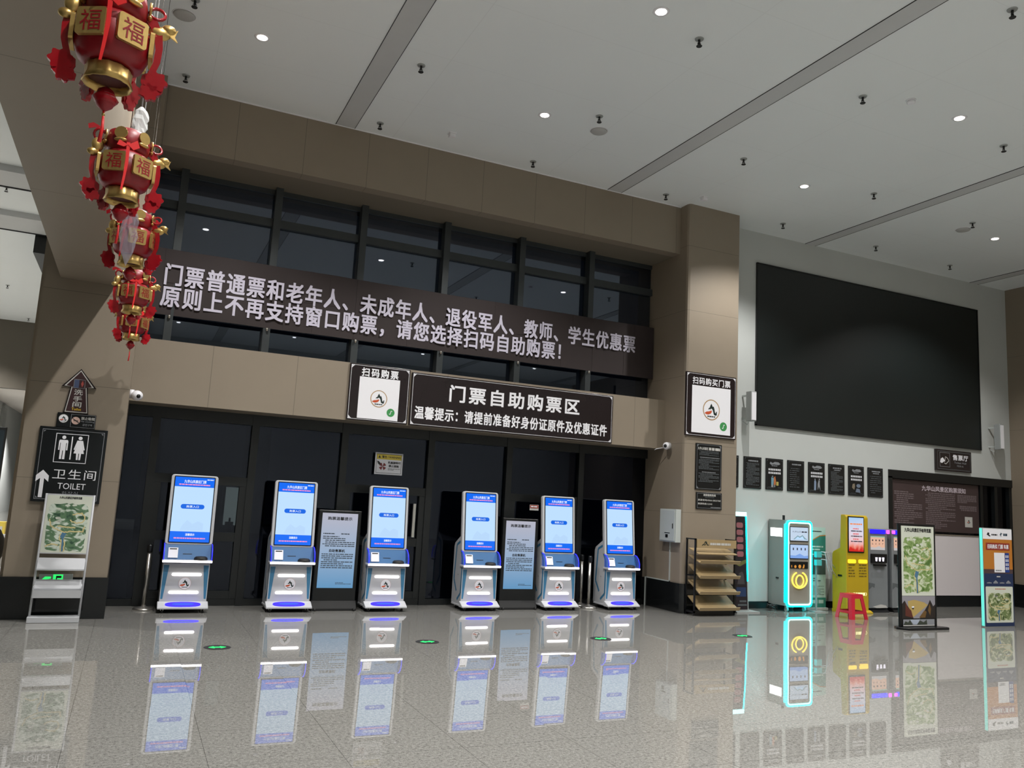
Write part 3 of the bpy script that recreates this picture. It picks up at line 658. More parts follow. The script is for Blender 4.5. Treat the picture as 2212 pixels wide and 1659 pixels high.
    b = B(m_kwhite); b.T = Td; b.prism(rr(-.288, .288, 0, .895, .035), 0, .065); dp = b.obj('display_panel', t, bevel=.008)
    b = B(m_black); b.T = Td; b.prism(rr(-.253, .253, .02, .876, .014), -.004, .004).obj('screen_bezel', dp)
    b = B(m_scr_l); b.T = Td; y = -.006; x0, x1, z0, z1 = -.241, .241, .032, .864
    H = z1-z0
    b.rect(x0, x1, z0+.16*H, z1-.15*H, y).m(m_scr_b).rect(x0, x1, z1-.15*H, z1, y).rect(x0, x1, z0, z0+.16*H, y)
    b.m(m_scr_w).text('九华山风景区门票', -.13, .14, z1-.075, z1-.035, y-.001, .02).dashes(.15, .23, z1-.03, z1-.018, 1, y-.001, 2, 1, False)
    b.m(m_scr_p).dashes(-.19, .19, z1-.104, z1-.088, 1, y-.001, 5, 1, False).dashes(-.19, .19, z0+.04, z0+.056, 1, y-.001, 6, 1, False)
    b.m(m_scr_b2).poly(rr(-.145, .145, .455, .515, .03), y-.001).m(m_scr_w).text('购票入口', -.075, .075, .47, .5, y-.002, .015, 1.15)
    b.text('温馨提示', -.055, .055, z0+.08, z0+.11, y-.001, .02)
    b.m(m_scr_g).poly([(-.13,.18),(.15,.18),(.15,.27),(.08,.3),(.02,.26),(-.05,.31),(-.1,.25)], y-.0005)
    b.obj('screen', dp)
    return t
KX = [.755, 2.07, 3.395, 4.825, 6.165, 7.29]
KL = ['leftmost white ticket kiosk with lit blue screen, nearest the left column', 'second ticket kiosk from the left, with a notice totem on its right side',
      'third ticket kiosk from left, under the warning sheet on the glass', 'fourth ticket kiosk from left, its side stripes showing, a notice totem to its right',
      'fifth ticket kiosk from left, between the second notice totem and the steel stanchions', 'rightmost ticket kiosk, nearest the grey electrical cabinet']
k0 = make_kiosk(); k0.location = (KX[0], 11.25, 0); k0['label'] = KL[0]
for x, l in zip(KX[1:], KL[1:]): dup(k0, (x, 11.25, 0), l)

# ------------------------------------------------------------------ notice totems
def grad_screen():
    m = mat('totem_screen', '000000', .15, emit='ffffff', es=1.0); nt = m.node_tree; b = nt.nodes['Principled BSDF']
    tc = node(nt, 'ShaderNodeTexCoord'); sp = node(nt, 'ShaderNodeSeparateXYZ'); nt.links.new(tc.outputs['Object'], sp.inputs[0])
    mr = node(nt, 'ShaderNodeMapRange'); mr.inputs[1].default_value = .3; mr.inputs[2].default_value = 1.31; nt.links.new(sp.outputs['Z'], mr.inputs[0])
    cr = node(nt, 'ShaderNodeValToRGB'); nt.links.new(mr.outputs[0], cr.inputs[0]); e = cr.color_ramp.elements
    e[0].position = 0; e[0].color = lin('5f93bd'); e[1].position = 1; e[1].color = lin('b3b3c2'); q = e.new(.5); q.color = lin('95acc8')
    nt.links.new(cr.outputs[0], b.inputs['Emission Color']); return m
def make_totem():
    t = thing('notice_totem', 'x', 'notice totem', (0,0,0), 'black digital notice totems')
    B(m_black).box(-.3, .3, -.02, .05, .1, 1.36).obj('housing', t, bevel=.008)
    B(mat('totem_base', '08090a', .7, noise=.2, nscale=20)).prism([(-.08,0),(-.08,.03),(-.02,.13),(.05,.13),(.12,.03),(.12,0)], -.31, .31, 'yz').obj('base', t, bevel=.006)
    for sx in (-.27, .27): B(m_rubber).tube([(sx-.012,-.1,.02),(sx+.012,-.1,.02)], .02, 12).obj('caster', t)
    b = B(grad_screen()).rect(-.25, .25, .3, 1.32, -.0215); y = -.0225
    b.m(m_ink).text('购票温馨提示', -.17, .17, 1.225, 1.27, y, .03).text('自助售票机', -.12, .1, .785, .825, y, .035)
    b.m(mat('totem_grey', '3d4752', .5)).dashes(-.22, -.06, 1.03, 1.045, 1, y, 1, 1, False).dashes(.03, .15, 1.03, 1.045, 1, y, 2, 1, False)
    b.dashes(-.22, .23, .85, 1.005, 6, y, 3, .5).dashes(-.22, .22, .555, .765, 8, y, 4, .5).dashes(0, .22, .345, .375, 2, y, 5, .5, False)
    b.obj('screen', t); return t
tt = make_totem(); tt.location = (2.7, 11.48, 0); tt['label'] = 'black digital notice totem between the second and third kiosks'
dup(tt, (5.505, 11.48, 0), 'black digital notice totem between the fourth and fifth kiosks')

# ------------------------------------------------------------------ stanchions
def make_stanchion():
    t = thing('stanchion', 'x', 'stanchion', (0,0,0), 'steel queue stanchions')
    B(m_steel).lathe([(.13, 0), (.13, .015), (.11, .03), (.03, .045), (.025, .06)], 28).obj('base', t)
    B(m_steel).lathe([(.024, .05), (.024, .72)], 16).obj('post', t)
    B(m_black).lathe([(.03, .72), (.034, .73), (.034, .80), (.028, .815), (.001, .82)], 16).obj('belt_head', t); return t
s0 = make_stanchion(); s0.location = (.31, 11.62, 0); s0['label'] = 'lone steel queue stanchion left of the leftmost kiosk'
dup(s0, (6.82, 11.82, 0), 'rear one of the two steel stanchions left of the rightmost kiosk')
dup(s0, (6.81, 11.55, 0), 'front one of the two steel stanchions left of the rightmost kiosk')

# ------------------------------------------------------------------ map artwork
def map_mat(name, c0, c1, c2, sc, off):
    if name in MC: return MC[name]
    m = mat(name, 'ffffff', .45); nt = m.node_tree; b = nt.nodes['Principled BSDF']
    tc = node(nt, 'ShaderNodeTexCoord'); mp = node(nt, 'ShaderNodeMapping'); mp.inputs['Location'].default_value = off; mp.inputs['Scale'].default_value = (1, 1, 1.5)
    nt.links.new(tc.outputs['Object'], mp.inputs[0])
    n = node(nt, 'ShaderNodeTexNoise'); n.inputs['Scale'].default_value = sc; n.inputs['Detail'].default_value = 5; n.inputs['Distortion'].default_value = 1.2; nt.links.new(mp.outputs[0], n.inputs['Vector'])
    cr = node(nt, 'ShaderNodeValToRGB'); nt.links.new(n.outputs['Fac'], cr.inputs[0]); e = cr.color_ramp.elements
    e[0].position = .35; e[0].color = lin(c0); e[1].position = .64; e[1].color = lin(c2)
    for p, c in ((.45, c1), (.50, c1), (.57, c2)):
        q = e.new(p); q.color = lin(c)
    nt.links.new(cr.outputs[0], b.inputs['Base Color']); return m
m_river, m_path, m_paper = mat('map_river', '4a7390', .5), mat('map_path', 'cfc08a', .5), mat('map_paper', 'cdd2c4', .5)
def draw_map(b, x0, x1, z0, z1, y, mm, seed=3):
    W, H = x1-x0, z1-z0; rnd = random.Random(seed); X = lambda u: x0+u*W; Z = lambda v: z0+v*H
    b.m(mm)
    P = []
    for k in range(44):
        a = 2*math.pi*k/44; c, s_ = math.cos(a), math.sin(a); q = 1/max(abs(c), abs(s_)); q = min(q, 1.32)
        P.append((X(.5+.47*c*q*(1-.07*rnd.random())), Z(.48+.46*s_*q*(1-.06*rnd.random()))))
    b.poly(P, y)
    b.m(m_path)
    for S_ in ([(.1,.62),(.14,.5),(.22,.46),(.34,.42),(.46,.38),(.6,.4),(.88,.4),(.9,.5)], [(.4,.36),(.36,.28),(.42,.2),(.43,.02)], [(.5,.36),(.46,.28),(.5,.16),(.5,.02)], [(.55,.62),(.68,.56),(.85,.58),(.9,.66),(.82,.76),(.6,.72)], [(.3,.5),(.5,.48),(.7,.47)], [(.06,.1),(.2,.16),(.36,.14)]):
        Q = []
        for a, c in zip(S_, S_[1:]):
            for j in range(4):
                f = j/4; Q.append((X(a[0]+(c[0]-a[0])*f+.012*math.sin(9*(a[0]+f)+a[1]*14)), Z(a[1]+(c[1]-a[1])*f+.008*math.cos(11*f+a[0]*9))))
        Q.append((X(S_[-1][0]), Z(S_[-1][1]))); b.stroke(Q, .013, y-.001)
    b.m(m_river).poly([(X(.42), Z(.38)), (X(.52), Z(.36)), (X(.47), Z(.27)), (X(.485), Z(.02)), (X(.445), Z(.02)), (X(.43), Z(.26)), (X(.38), Z(.3))], y-.0015)
    b.m(m_paper)
    for k in range(9):
        cx, cz = rnd.uniform(.15, .85), rnd.uniform(.45, .92); b.poly([(X(cx+.07*math.cos(2*math.pi*j/9)*(.6+.5*rnd.random())), Z(cz+.022*math.sin(2*math.pi*j/9)*(.6+.5*rnd.random()))) for j in range(9)], y-.0006)
m_map_a = map_mat('map_dark_green', '2b4a38', '5a7a5a', 'c4cfc2', 9, (3, 1, 2))
m_map_b = map_mat('map_light_green', '4e6e34', '7f9a5a', 'c8d0b4', 7, (1, 5, 0))
m_map_c = map_mat('map_deep_green', '24341f', '6f8050', 'c2c6a2', 8, (8, 2, 4))

# white brochure stand by the left column
t = thing('brochure_stand', 'white metal brochure stand with a green map panel under the toilet sign', 'brochure stand', (-.62, 10.62, 0))
pts = [(0, .02, .05), (0, .12, .72), (0, .17, 1.42)]
for sg in (-1, 1):
    B(m_kwhite).tube([(sg*.245, p[1], p[2]) for p in pts], .012, 8).obj('side_rail', t)
B(m_kwhite).box(-.265, .25, -.03, .13, 0, .065).obj('base', t, bevel=.006)
T = Matrix.Translation((0, .125, .745)) @ Matrix.Rotation(-math.atan(.05/.7), 4, 'X')
b = B(m_kwhite); b.T = T; b.box(-.245, .245, -.012, .012, 0, .675); mp = b.obj('map_panel', t)
b = B(m_paper); b.T = T; b.rect(-.232, .232, .012, .66, -.0135); draw_map(b, -.225, .225, .015, .61, -.0145, m_map_a); b.m(m_ink).text('九华山风景区手绘导览图', -.11, .12, .622, .648, -.015, .03).obj('map_print', mp)
for z0, z1, y0 in ((.565, .70, .02), (.35, .46, .02)):
    b = B(m_kwhite).prism([(y0+.02, z0), (y0, z0+.004), (y0-.0, z0+.02), (y0+.10, z1), (y0+.107, z1-.006), (y0+.02, z0+.012)], -.238, .238, 'yz').obj('shelf', t)
B(m_kwhite).prism([(-.055,.275),(-.06,.36),(-.052,.36),(-.046,.285),(.06,.33),(.063,.322)], -.238, .238, 'yz').box(-.24,-.236,-.055,.06,.275,.40).box(.236,.24,-.055,.06,.275,.40).obj('tray', t)

# big map stand in the right foreground
t = thing('map_stand', 'black framed standing map board with green map above mountain photos', 'map stand', (11.27, 9.1, 0))
B(m_black).prism([(-.47,.0),(-.40,.10),(.36,.13),(.55,-.08),(.50,-.16),(-.36,-.16)], 0, .035, 'xy').obj('base', t, bevel=.006)
B(m_black).box(-.405, .405, -.02, .02, .035, 1.6).obj('frame', t, bevel=.006)
b = B(m_paper).rect(-.365, .365, .5, 1.565, -.0215); draw_map(b, -.35, .35, .52, 1.47, -.0225, m_map_b, 5)
b.m(m_ink).text('九华山风景区手绘导览图', -.29, .3, 1.475, 1.535, -.023, .035); b.obj('map_print', t)
b = B(mat('pic_sky', '8d8b92', .5)).rect(-.365, .365, .16, .495, -.0215)
b.m(mat('pic_sand', 'b39a5c', .5)).poly([(-.24,.42),(-.1,.44),(.12,.4),(.2,.36),(0,.25),(-.12,.18),(-.22,.25)], -.022)
b.m(mat('pic_rock_dark', '231c18', .5)).poly([(-.365,.16),(-.365,.38),(-.31,.43),(-.26,.36),(-.2,.3),(-.12,.16)], -.0225).poly([(.02,.16),(.12,.27),(.2,.36),(.25,.44),(.32,.34),(.365,.37),(.365,.16)], -.0225)
b.m(mat('pic_rock_red', '5a2b20', .5)).poly([(-.3,.2),(-.29,.4),(-.25,.33),(-.17,.28),(-.13,.17)], -.023).m(mat('pic_rock_gold', '6b4f26', .5)).poly([(.0,.17),(.12,.28),(.17,.26),(.14,.17)], -.023).poly([(.2,.28),(.24,.38),(.27,.3),(.25,.2)], -.023)
b.m(m_white).poly(circ(-.13,.33,.03,10,.014), -.023).m(m_ink).poly([(-.16,.32),(-.13,.29),(-.1,.325),(-.13,.318)], -.0235); b.obj('photo_upper', t)
b = B(m_ps).rect(-.345, .345, .06, .145, -.0215).m(mat('pic_mist', 'aab4c4', .5)).poly([(-.2,.14),(.02,.145),(-.04,.07),(-.12,.07)], -.022).m(mat('pic_rock_grey', '3c4238', .5)).poly([(-.34,.065),(-.3,.12),(-.24,.1),(-.2,.14),(-.14,.065)], -.0225).poly([(-.05,.065),(.02,.13),(.1,.1),(.17,.14),(.18,.065)], -.0225).m(m_silver_print).rect(-.345,.345,.045,.06,-.0215); b.obj('photo_lower', t)

# orange lightbox stand at the right edge
m_or = mat('poster_orange', 'b8742a', .45, noise=.08, nscale=3); m_navy = mat('poster_navy', '1f2f52', .45)
t = thing('lightbox_stand', 'lit edged lightbox stand with orange and navy poster over a map, far right', 'display stand', (13.2, 9.1, 0))
B(m_grey_metal).box(-.37, .37, 0, .055, 0, 1.6).obj('housing', t, bevel=.004)
B(mat('cyan_edge', '60d8cc', .4, emit=(.10,.52,.45), es=.9)).box(-.378, -.371, .004, .05, .02, 1.59).obj('light_edge', t)
b = B(m_white).rect(-.365, .365, 1.42, 1.59, -.002).m(m_or).rect(-.365, .365, .93, 1.42, -.002).m(mat('poster_brown', '4a3a3c', .45)).rect(-.365, .365, .86, .93, -.002).m(m_navy).rect(-.365, .365, .01, .86, -.002)
b.m(m_ink).poly([(-.27,1.49),(-.24,1.53),(-.2,1.52),(-.21,1.49),(-.17,1.47),(-.2,1.46),(-.24,1.48)], -.003).dashes(-.15, 0, 1.48, 1.505, 1, -.003, 3, 1, False).m(mat('logo_teal', '1c3a4a', .5)).poly([(.06,1.5),(.1,1.54),(.1,1.52),(.14,1.515),(.09,1.5),(.1,1.46)], -.003).dashes(.15, .25, 1.48, 1.52, 1, -.003, 4, 1, False)
b.m(mat('poster_redband', '8e3226', .45)).rect(-.3, .3, 1.24, 1.36, -.003).m(m_white).text('扫码购买 门票 车票', -.26, .27, 1.265, 1.335, -.004, .025)
b.m(m_white).rect(-.1, .165, .88, 1.2, -.003).m(m_grey_print).dashes(-.07, .08, .9, .92, 1, -.004, 5, 1, False)
b.m(mat('poster_blue', '1d3b86', .45)).rect(.17, .28, .88, 1.2, -.003).m(m_white)
for c in range(2):
    for r_ in range(4): b.frame(.185+.045*c, .215+.045*c, 1.12-.065*r_, 1.16-.065*r_, .01, -.004)
b.m(m_silver_print).rect(-.05,.04,.8,.82,-.003)
for k in range(4): b.m(m_ps).poly([(-.3+.16*k,.715),(-.18+.16*k,.715),(-.24+.16*k,.722+.03*(k%2))], -.003).rect(-.3+.16*k,-.18+.16*k,.7,.712,-.003)
b.m(m_paper).poly(rr(-.335, .345, .07, .65, .02), -.003).m(mat('pale_red', 'c0907e', .5)).dashes(-.1,.16,.6,.62,1,-.004,6,1,False); draw_map(b, -.31, .32, .09, .58, -.004, m_map_c, 9); b.obj('poster', t)

# dark poster stand beside the right column
t = thing('lightbox_stand', 'dark poster stand with cyan glowing edge squeezed beside the right column', 'display stand', (9.40, 10.98, 0))
Tl = Matrix.Rotation(R(-3.2), 4, 'X')
b = B(m_grey_metal); b.T = Tl; b.box(-.17, .17, 0, .09, .02, 1.65).obj('housing', t, bevel=.004)
B(m_grey_metal).box(-.18, .3, -.12, .14, 0, .02).obj('base', t)
b = B(m_cyancore); b.T = Tl; b.box(-.17, .172, -.008, -.001, 1.58, 1.645); b.m(m_cyan).box(.150, .172, -.006, -.001, .5, 1.58).obj('light_edge', t)
b = B(mat('dark_poster', '20161a', .4, noise=.3, nscale=9)); b.T = Tl; b.rect(-.165, .148, .04, 1.57, -.003)
b.m(mat('poster_pink', '8a5358', .5))
for k in range(5): b.poly(rr(-.05, .09, 1.38-.12*k, 1.47-.12*k, .03), -.004)
b.m(mat('poster_leaf', '5c5a2a', .5)).poly([(-.1,.78),(.14,.86),(.14,.80),(0,.74)], -.004).m(mat('poster_figure', '3b3436', .5)).poly([(-.06,.45),(.1,.45),(.08,.6),(.05,.66),(-.02,.63)], -.004).m(m_navy).rect(-.1,.12,.25,.4,-.004).m(m_dim_print).rect(-.02,.12,.16,.19,-.004).rect(-.06,.13,.1,.13,-.004); b.obj('poster', t)

# wooden brochure rack in front of the right column
t = thing('brochure_rack', 'pale wood brochure rack with black frame and four sloping shelves', 'rack', (8.58, 10.62, 0))
fb = B(m_black)
for sx in (-.40, .385):
    for yy in (0, .215): fb.box(sx-.012, sx+.012, yy, yy+.024, 0, 1.19)
    fb.box(sx-.012, sx+.012, 0, .24, 1.17, 1.19).box(sx-.012, sx+.012, 0, .24, .04, .07).box(sx-.006, sx+.006, .0, .24, .6, .62)
fb.box(-.4, .385, .005, .02, .0, .09).box(-.4, .385, .215, .235, .04, .07).box(-.4,.385,.215,.235,.6,.62)
fb.obj('frame', t)
hp = B(m_wood).box(-.385, .395, -.012, .004, 1.05, 1.18).obj('header_board', t)
b = B(m_emk).stroke([(-.29,1.085),(-.25,1.11),(-.225,1.15),(-.21,1.12),(-.235,1.09),(-.25,1.1)], .012, -.014).stroke([(-.21,1.15),(-.19,1.1),(-.17,1.09),(-.165,1.1)], .014, -.014).m(m_silver_print).dashes(-.13,.28,1.095,1.13,1,-.014,4,1,False); b.obj('header_print', hp)
for k, zz in enumerate((.81, .58, .335, .09)):
    sh = B(m_wood).prism([(-.10,zz),(-.105,zz+.012),(.20,zz+(.2 if k else .115)),(.208,zz+(.188 if k else .1))], -.385, .385, 'yz').obj('shelf', t)
    B(m_wood).prism([(-.10,zz-.002),(-.125,zz+.048),(-.116,zz+.052),(-.092,zz+.004)], -.385, .40, 'yz').obj('lip', sh)
B(m_wood).prism([(-.05,.945),(-.055,.957),(.20,1.035),(.208,1.023)], -.385, .385, 'yz').obj('shelf', t)

# ------------------------------------------------------------------ vending corner
def arc(cx, cz, r, a0, a1, y, n=14, rz=None):
    rz = rz or r
    return [(cx+r*math.cos(R(a0+(a1-a0)*k/n)), y, cz+rz*math.sin(R(a0+(a1-a0)*k/n))) for k in range(n+1)]
t = thing('vending_machine', 'grey drinks machine outlined by glowing cyan neon with a yellow neon emblem', 'vending machine', (10.62, 10.93, 0))
B(mat('neon_machine_grey', '8d9390', .35, noise=.05, nscale=4)).prism(rr(-.285, .285, .0, .46, .05), .1, 1.55, 'xy').obj('cabinet', t)
B(mat('neon_front_panel', '8f8a80', .35, noise=.04, nscale=4)).prism(rr(-.25, .25, .13, 1.5, .05), -.012, .0).obj('front_panel', t)
for w_, yy, r_, mm, nm in ((.275, -.012, .016, m_cyan, 'neon_outline'), (.252, -.016, .012, m_cyancore, 'neon_core')):
    P = rr(-w_, w_, .1+(.275-w_), 1.535-(.275-w_), .055, 6); B(mm).tube([(p[0], yy, p[1]) for p in P], r_, 8, True).obj(nm, t)
B(m_cyan).tube([(-.283, .03, z) for z in (.16, .8, 1.48)], .016, 8).obj('neon_strip', t)
for (za, zb, nm) in ((1.206, 1.434, 'upper_screen'), (.906, 1.134, 'lower_screen')):
    b = B(m_black).box(-.225, .2, -.02, -.01, za-.012, zb+.012).m(mat('vend_screen', '000000', .15, emit='b4cdf0', es=1.0) if zb < 1.2 else mat('vend_screen_w', '000000', .15, emit='c4d6ea', es=1.0)).rect(-.215, .19, za, zb, -.0215)
    if zb > 1.2:
        b.m(mat('ink_mountain', '6d8b95', .5, emit='6d8b95', es=.6)).poly([(-.15,za+.02),(-.05,za+.09),(0,za+.07),(.06,za+.1),(.12,za+.05),(.18,za+.02)], -.0225).m(m_scr_l).poly([(-.12,za+.022),(-.05,za+.07),(0,za+.05),(.06,za+.08),(.1,za+.03),(.16,za+.022)], -.023)
        b.m(mat('screen_text', '333344', .5)).text('九华山文', -.17, .03, zb-.09, zb-.06, -.023, 0).dashes(.04,.16,zb-.088,zb-.066,1,-.023,2,1,False)
    else:
        b.m(mat('wave_blue', '000000', .15, emit='7fa6e6', es=1.0)).poly([(-.215,za),(.19,za),(.19,za+.05),(.1,za+.04),(0,za+.08),(-.1,za+.045),(-.215,za+.05)], -.0225).m(mat('screen_text', '333344', .5))
        for q in range(4): b.rect(-.16+.09*q, -.135+.09*q, zb-.09, zb-.05, -.0225)
    b.obj(nm, t)
b = B(m_black).box(-.215, .19, -.02, -.01, .733, .85)
b.m(mat('orange_item', '000000', .3, emit='d8913c', es=1.0)).poly(circ(-.1,.765,.026,10), -.022).poly(circ(0,.768,.032,10), -.022).poly([(.06,.74),(.1,.74),(.11,.79),(.09,.81)], -.022).rect(-.19,-.175,.75,.79,-.022).obj('item_window', t)
b = B(m_yellowneon); y = -.03
b.tube(arc(-.012, .54, .165, 115, 270, y, 16, .135) + arc(-.012, .54, .165, 275, 425, y, 16, .135), .013, 8)
b.tube(arc(-.012, .525, .085, 0, 345, y-.004, 24, .095), .012, 8, True)
b.obj('neon_emblem', t)
b = B(m_black).box(-.295, -.284, .18, .24, .54, .565).obj('side_latch', t)
B(mat('side_light', 'ffffff', .4, emit='ffffff', es=1.6)).box(-.292, -.284, .1, .38, 1.26, 1.405).obj('side_lightbox', t)
B(m_black).box(-.16, -.13, .2, .23, 1.55, 1.63).obj('antenna', t)
for sx in (-.2, .2):
    for yy in (.08, .38): B(m_grey_box).tube([(sx-.02,yy,.035),(sx+.02,yy,.035)], .035, 14).box(sx-.025,sx+.025,yy-.02,yy+.02,.045,.11).obj('caster', t)
cb = B(m_rubber); rnd = random.Random(4)
for k in range(7):
    cx, cy = 10.17+.013*k, 11.12+.03*rnd.random(); cb.tube([(cx+.07*math.cos(a), cy+.05*math.sin(a), .03+.03*(1+math.sin(2*a+k))+.02*rnd.random()) for a in [2*math.pi*q/12 for q in range(12)]], .010, 6, True)
tag(cb.obj('cable_heap'), 'tangled black cables on floor under the cyan neon machine', 'cables')
# green banner stand
m_gb = mat('banner_green', '2e7a6c', .5, noise=.05, nscale=4); m_gpale = mat('banner_pale', 'a9c4bb', .5)
t = thing('banner_stand', 'green and pale roll-up banner standing between neon and yellow machines', 'banner stand', (11.19, 11.12, 0))
B(m_grey_metal).box(-.25, .25, -.06, .06, 0, .05).obj('base', t, bevel=.01)
B(m_gpale).box(-.24, .24, -.004, 0, .05, 1.45).obj('sheet', t)
b = B(m_gb).poly([(-.24,.98),(.24,.98),(.24,1.3),(.1,1.29),(-.1,1.2),(-.24,1.08)], -.006).rect(-.24,.24,.05,.22,-.006).m(mat('banner_dark', '3d4f4d', .5)).rect(-.24,.24,.62,.96,-.006).m(m_or).stroke([(-.24,1.09),(-.1,1.21),(.1,1.3),(.24,1.31)], .015, -.007)
b.m(m_emk).dashes(-.12,.14,1.37,1.385,1,-.007,2,1,False).stroke([(-.2,1.36),(-.17,1.39),(-.15,1.36)], .01, -.007).m(m_gpale).dashes(-.08,.18,1.02,1.12,2,-.008,3,.5,False).dashes(-.2,.2,.12,.18,1,-.008,5,1,False).m(m_dim_print).dashes(-.06,.12,.48,.56,2,-.007,6,.4,False).dashes(-.06,.2,.25,.42,7,-.007,7,.3,False); b.obj('print', t)
# charging cables
cc = thing('charging_rack', 'small charging rack with white dangling cords before the green banner', 'charging rack', (11.08, 10.95, 0))
B(m_grey_metal).box(-.012, .012, .03, .054, 0, 1.03).box(-.12, .12, -.06, .08, 0, .012).obj('post', cc)
for zz in (.98, .84): B(mat('teal_box', '4fb8b8', .4)).box(-.06, .06, -.03, .03, zz-.05, zz+.05).obj('charger_box', cc)
rnd = random.Random(12)
for k in range(6):
    x0 = .06+.025*k; z0 = 1.0-.13*(k % 2); B(m_kwhite).tube([(.05, -.02, z0+.03), (x0+.05, -.05, z0+.02), (x0+.07, -.06, z0-.08), (x0+.10, -.06, z0-.16), (x0+.11+.02*k, -.055, z0-.22-.03*(k % 3))], .006, 6).obj('cord', cc)
# yellow machine
m_yel = mat('machine_yellow', 'b89c1e', .35, noise=.05, nscale=4)
t = thing('vending_machine', 'tall yellow self service machine with bright portrait screen behind the red stool', 'vending machine', (11.76, 10.7, 0))
B(m_yel).prism([(0,.04),(0,1.66),(.03,1.70),(.13,1.70),(.15,1.12),(.30,1.05),(.33,1.0),(.33,.04)], -.265, .265, 'yz').obj('cabinet', t, bevel=.015)
B(m_yel).prism([(-.06,0),(-.06,.02),(.0,.05),(.33,.05),(.33,0)], -.27, .3, 'yz').obj('base', t)
def red_screen():
    m = mat('festive_screen', '000000', .15, emit='ffffff', es=1.0); nt = m.node_tree; b_ = nt.nodes['Principled BSDF']
    tc = node(nt, 'ShaderNodeTexCoord'); sp = node(nt, 'ShaderNodeSeparateXYZ'); nt.links.new(tc.outputs['Object'], sp.inputs[0]); n = node(nt, 'ShaderNodeTexNoise'); n.inputs['Scale'].default_value = 9; nt.links.new(tc.outputs['Object'], n.inputs['Vector'])
    v = mth(nt, 'ADD', mth(nt, 'MULTIPLY', mth(nt, 'SUBTRACT', sp.outputs['Z'], 1.07), 1.7), mth(nt, 'MULTIPLY', mth(nt, 'SUBTRACT', n.outputs['Fac'], .5), .35))
    cr = node(nt, 'ShaderNodeValToRGB'); nt.links.new(v, cr.inputs[0]); e = cr.color_ramp.elements; e[0].position = .04; e[0].color = lin('d02a22'); e[1].position = 1; e[1].color = lin('a8cdf2')
    for p, c in ((.14, 'f0907c'), (.3, 'ecc8cc'), (.6, 'dcd8e8')): q = e.new(p); q.color = lin(c)
    nt.links.new(cr.outputs[0], b_.inputs['Emission Color']); return m
sc_ = B(m_black).box(-.235, .15, -.012, 0, 1.045, 1.675).obj('screen_bezel', t)
b = B(red_screen()).rect(-.22, .135, 1.065, 1.655, -.0135).m(mat('screen_orange_txt', '000000', .3, emit='f09060', es=1.0)).dashes(-.19,.1,1.53,1.555,1,-.0145,2,1,False).m(mat('screen_red_txt', '000000', .3, emit='e06a6a', es=1.0))
for k in range(3): b.m(MC['screen_red_txt']).dashes(-.12,.02,1.45-.09*k,1.47-.09*k,1,-.0145,3+k,1,False).m(mat('screen_text', '333344', .5)).dashes(-.17,.1,1.41-.09*k,1.43-.09*k,1,-.0145,7+k,1,False)
b.obj('screen', t)
b = B(mat('yellow_lamp', 'ffd000', .4, emit=(.95,.62,.03), es=1.2)).prism(rr(-.235,-.05,.86,.925,.02), -.01, 0).prism(rr(.02,.225,.86,.925,.02), -.01, 0).obj('lit_pad', t)
b = B(mat('dark_yellow_print', '6d5d18', .5)).dashes(-.22,-.07,.6,.84,5,-.003,3,.4,False).dashes(.03,.21,.6,.84,5,-.003,4,.4,False).m(mat('cream_lit', 'fff2b0', .5, emit='fff0a8', es=.9)).dashes(-.18,.17,.305,.355,1,-.003,8,1,False).stroke([(-.2,.36),(-.22,.33),(-.2,.3)], .008, -.003).stroke([(.19,.36),(.21,.33),(.19,.3)], .008, -.003).obj('print', t)
B(m_black).box(-.272, -.264, .1, .19, .62, .65).obj('side_latch', t)
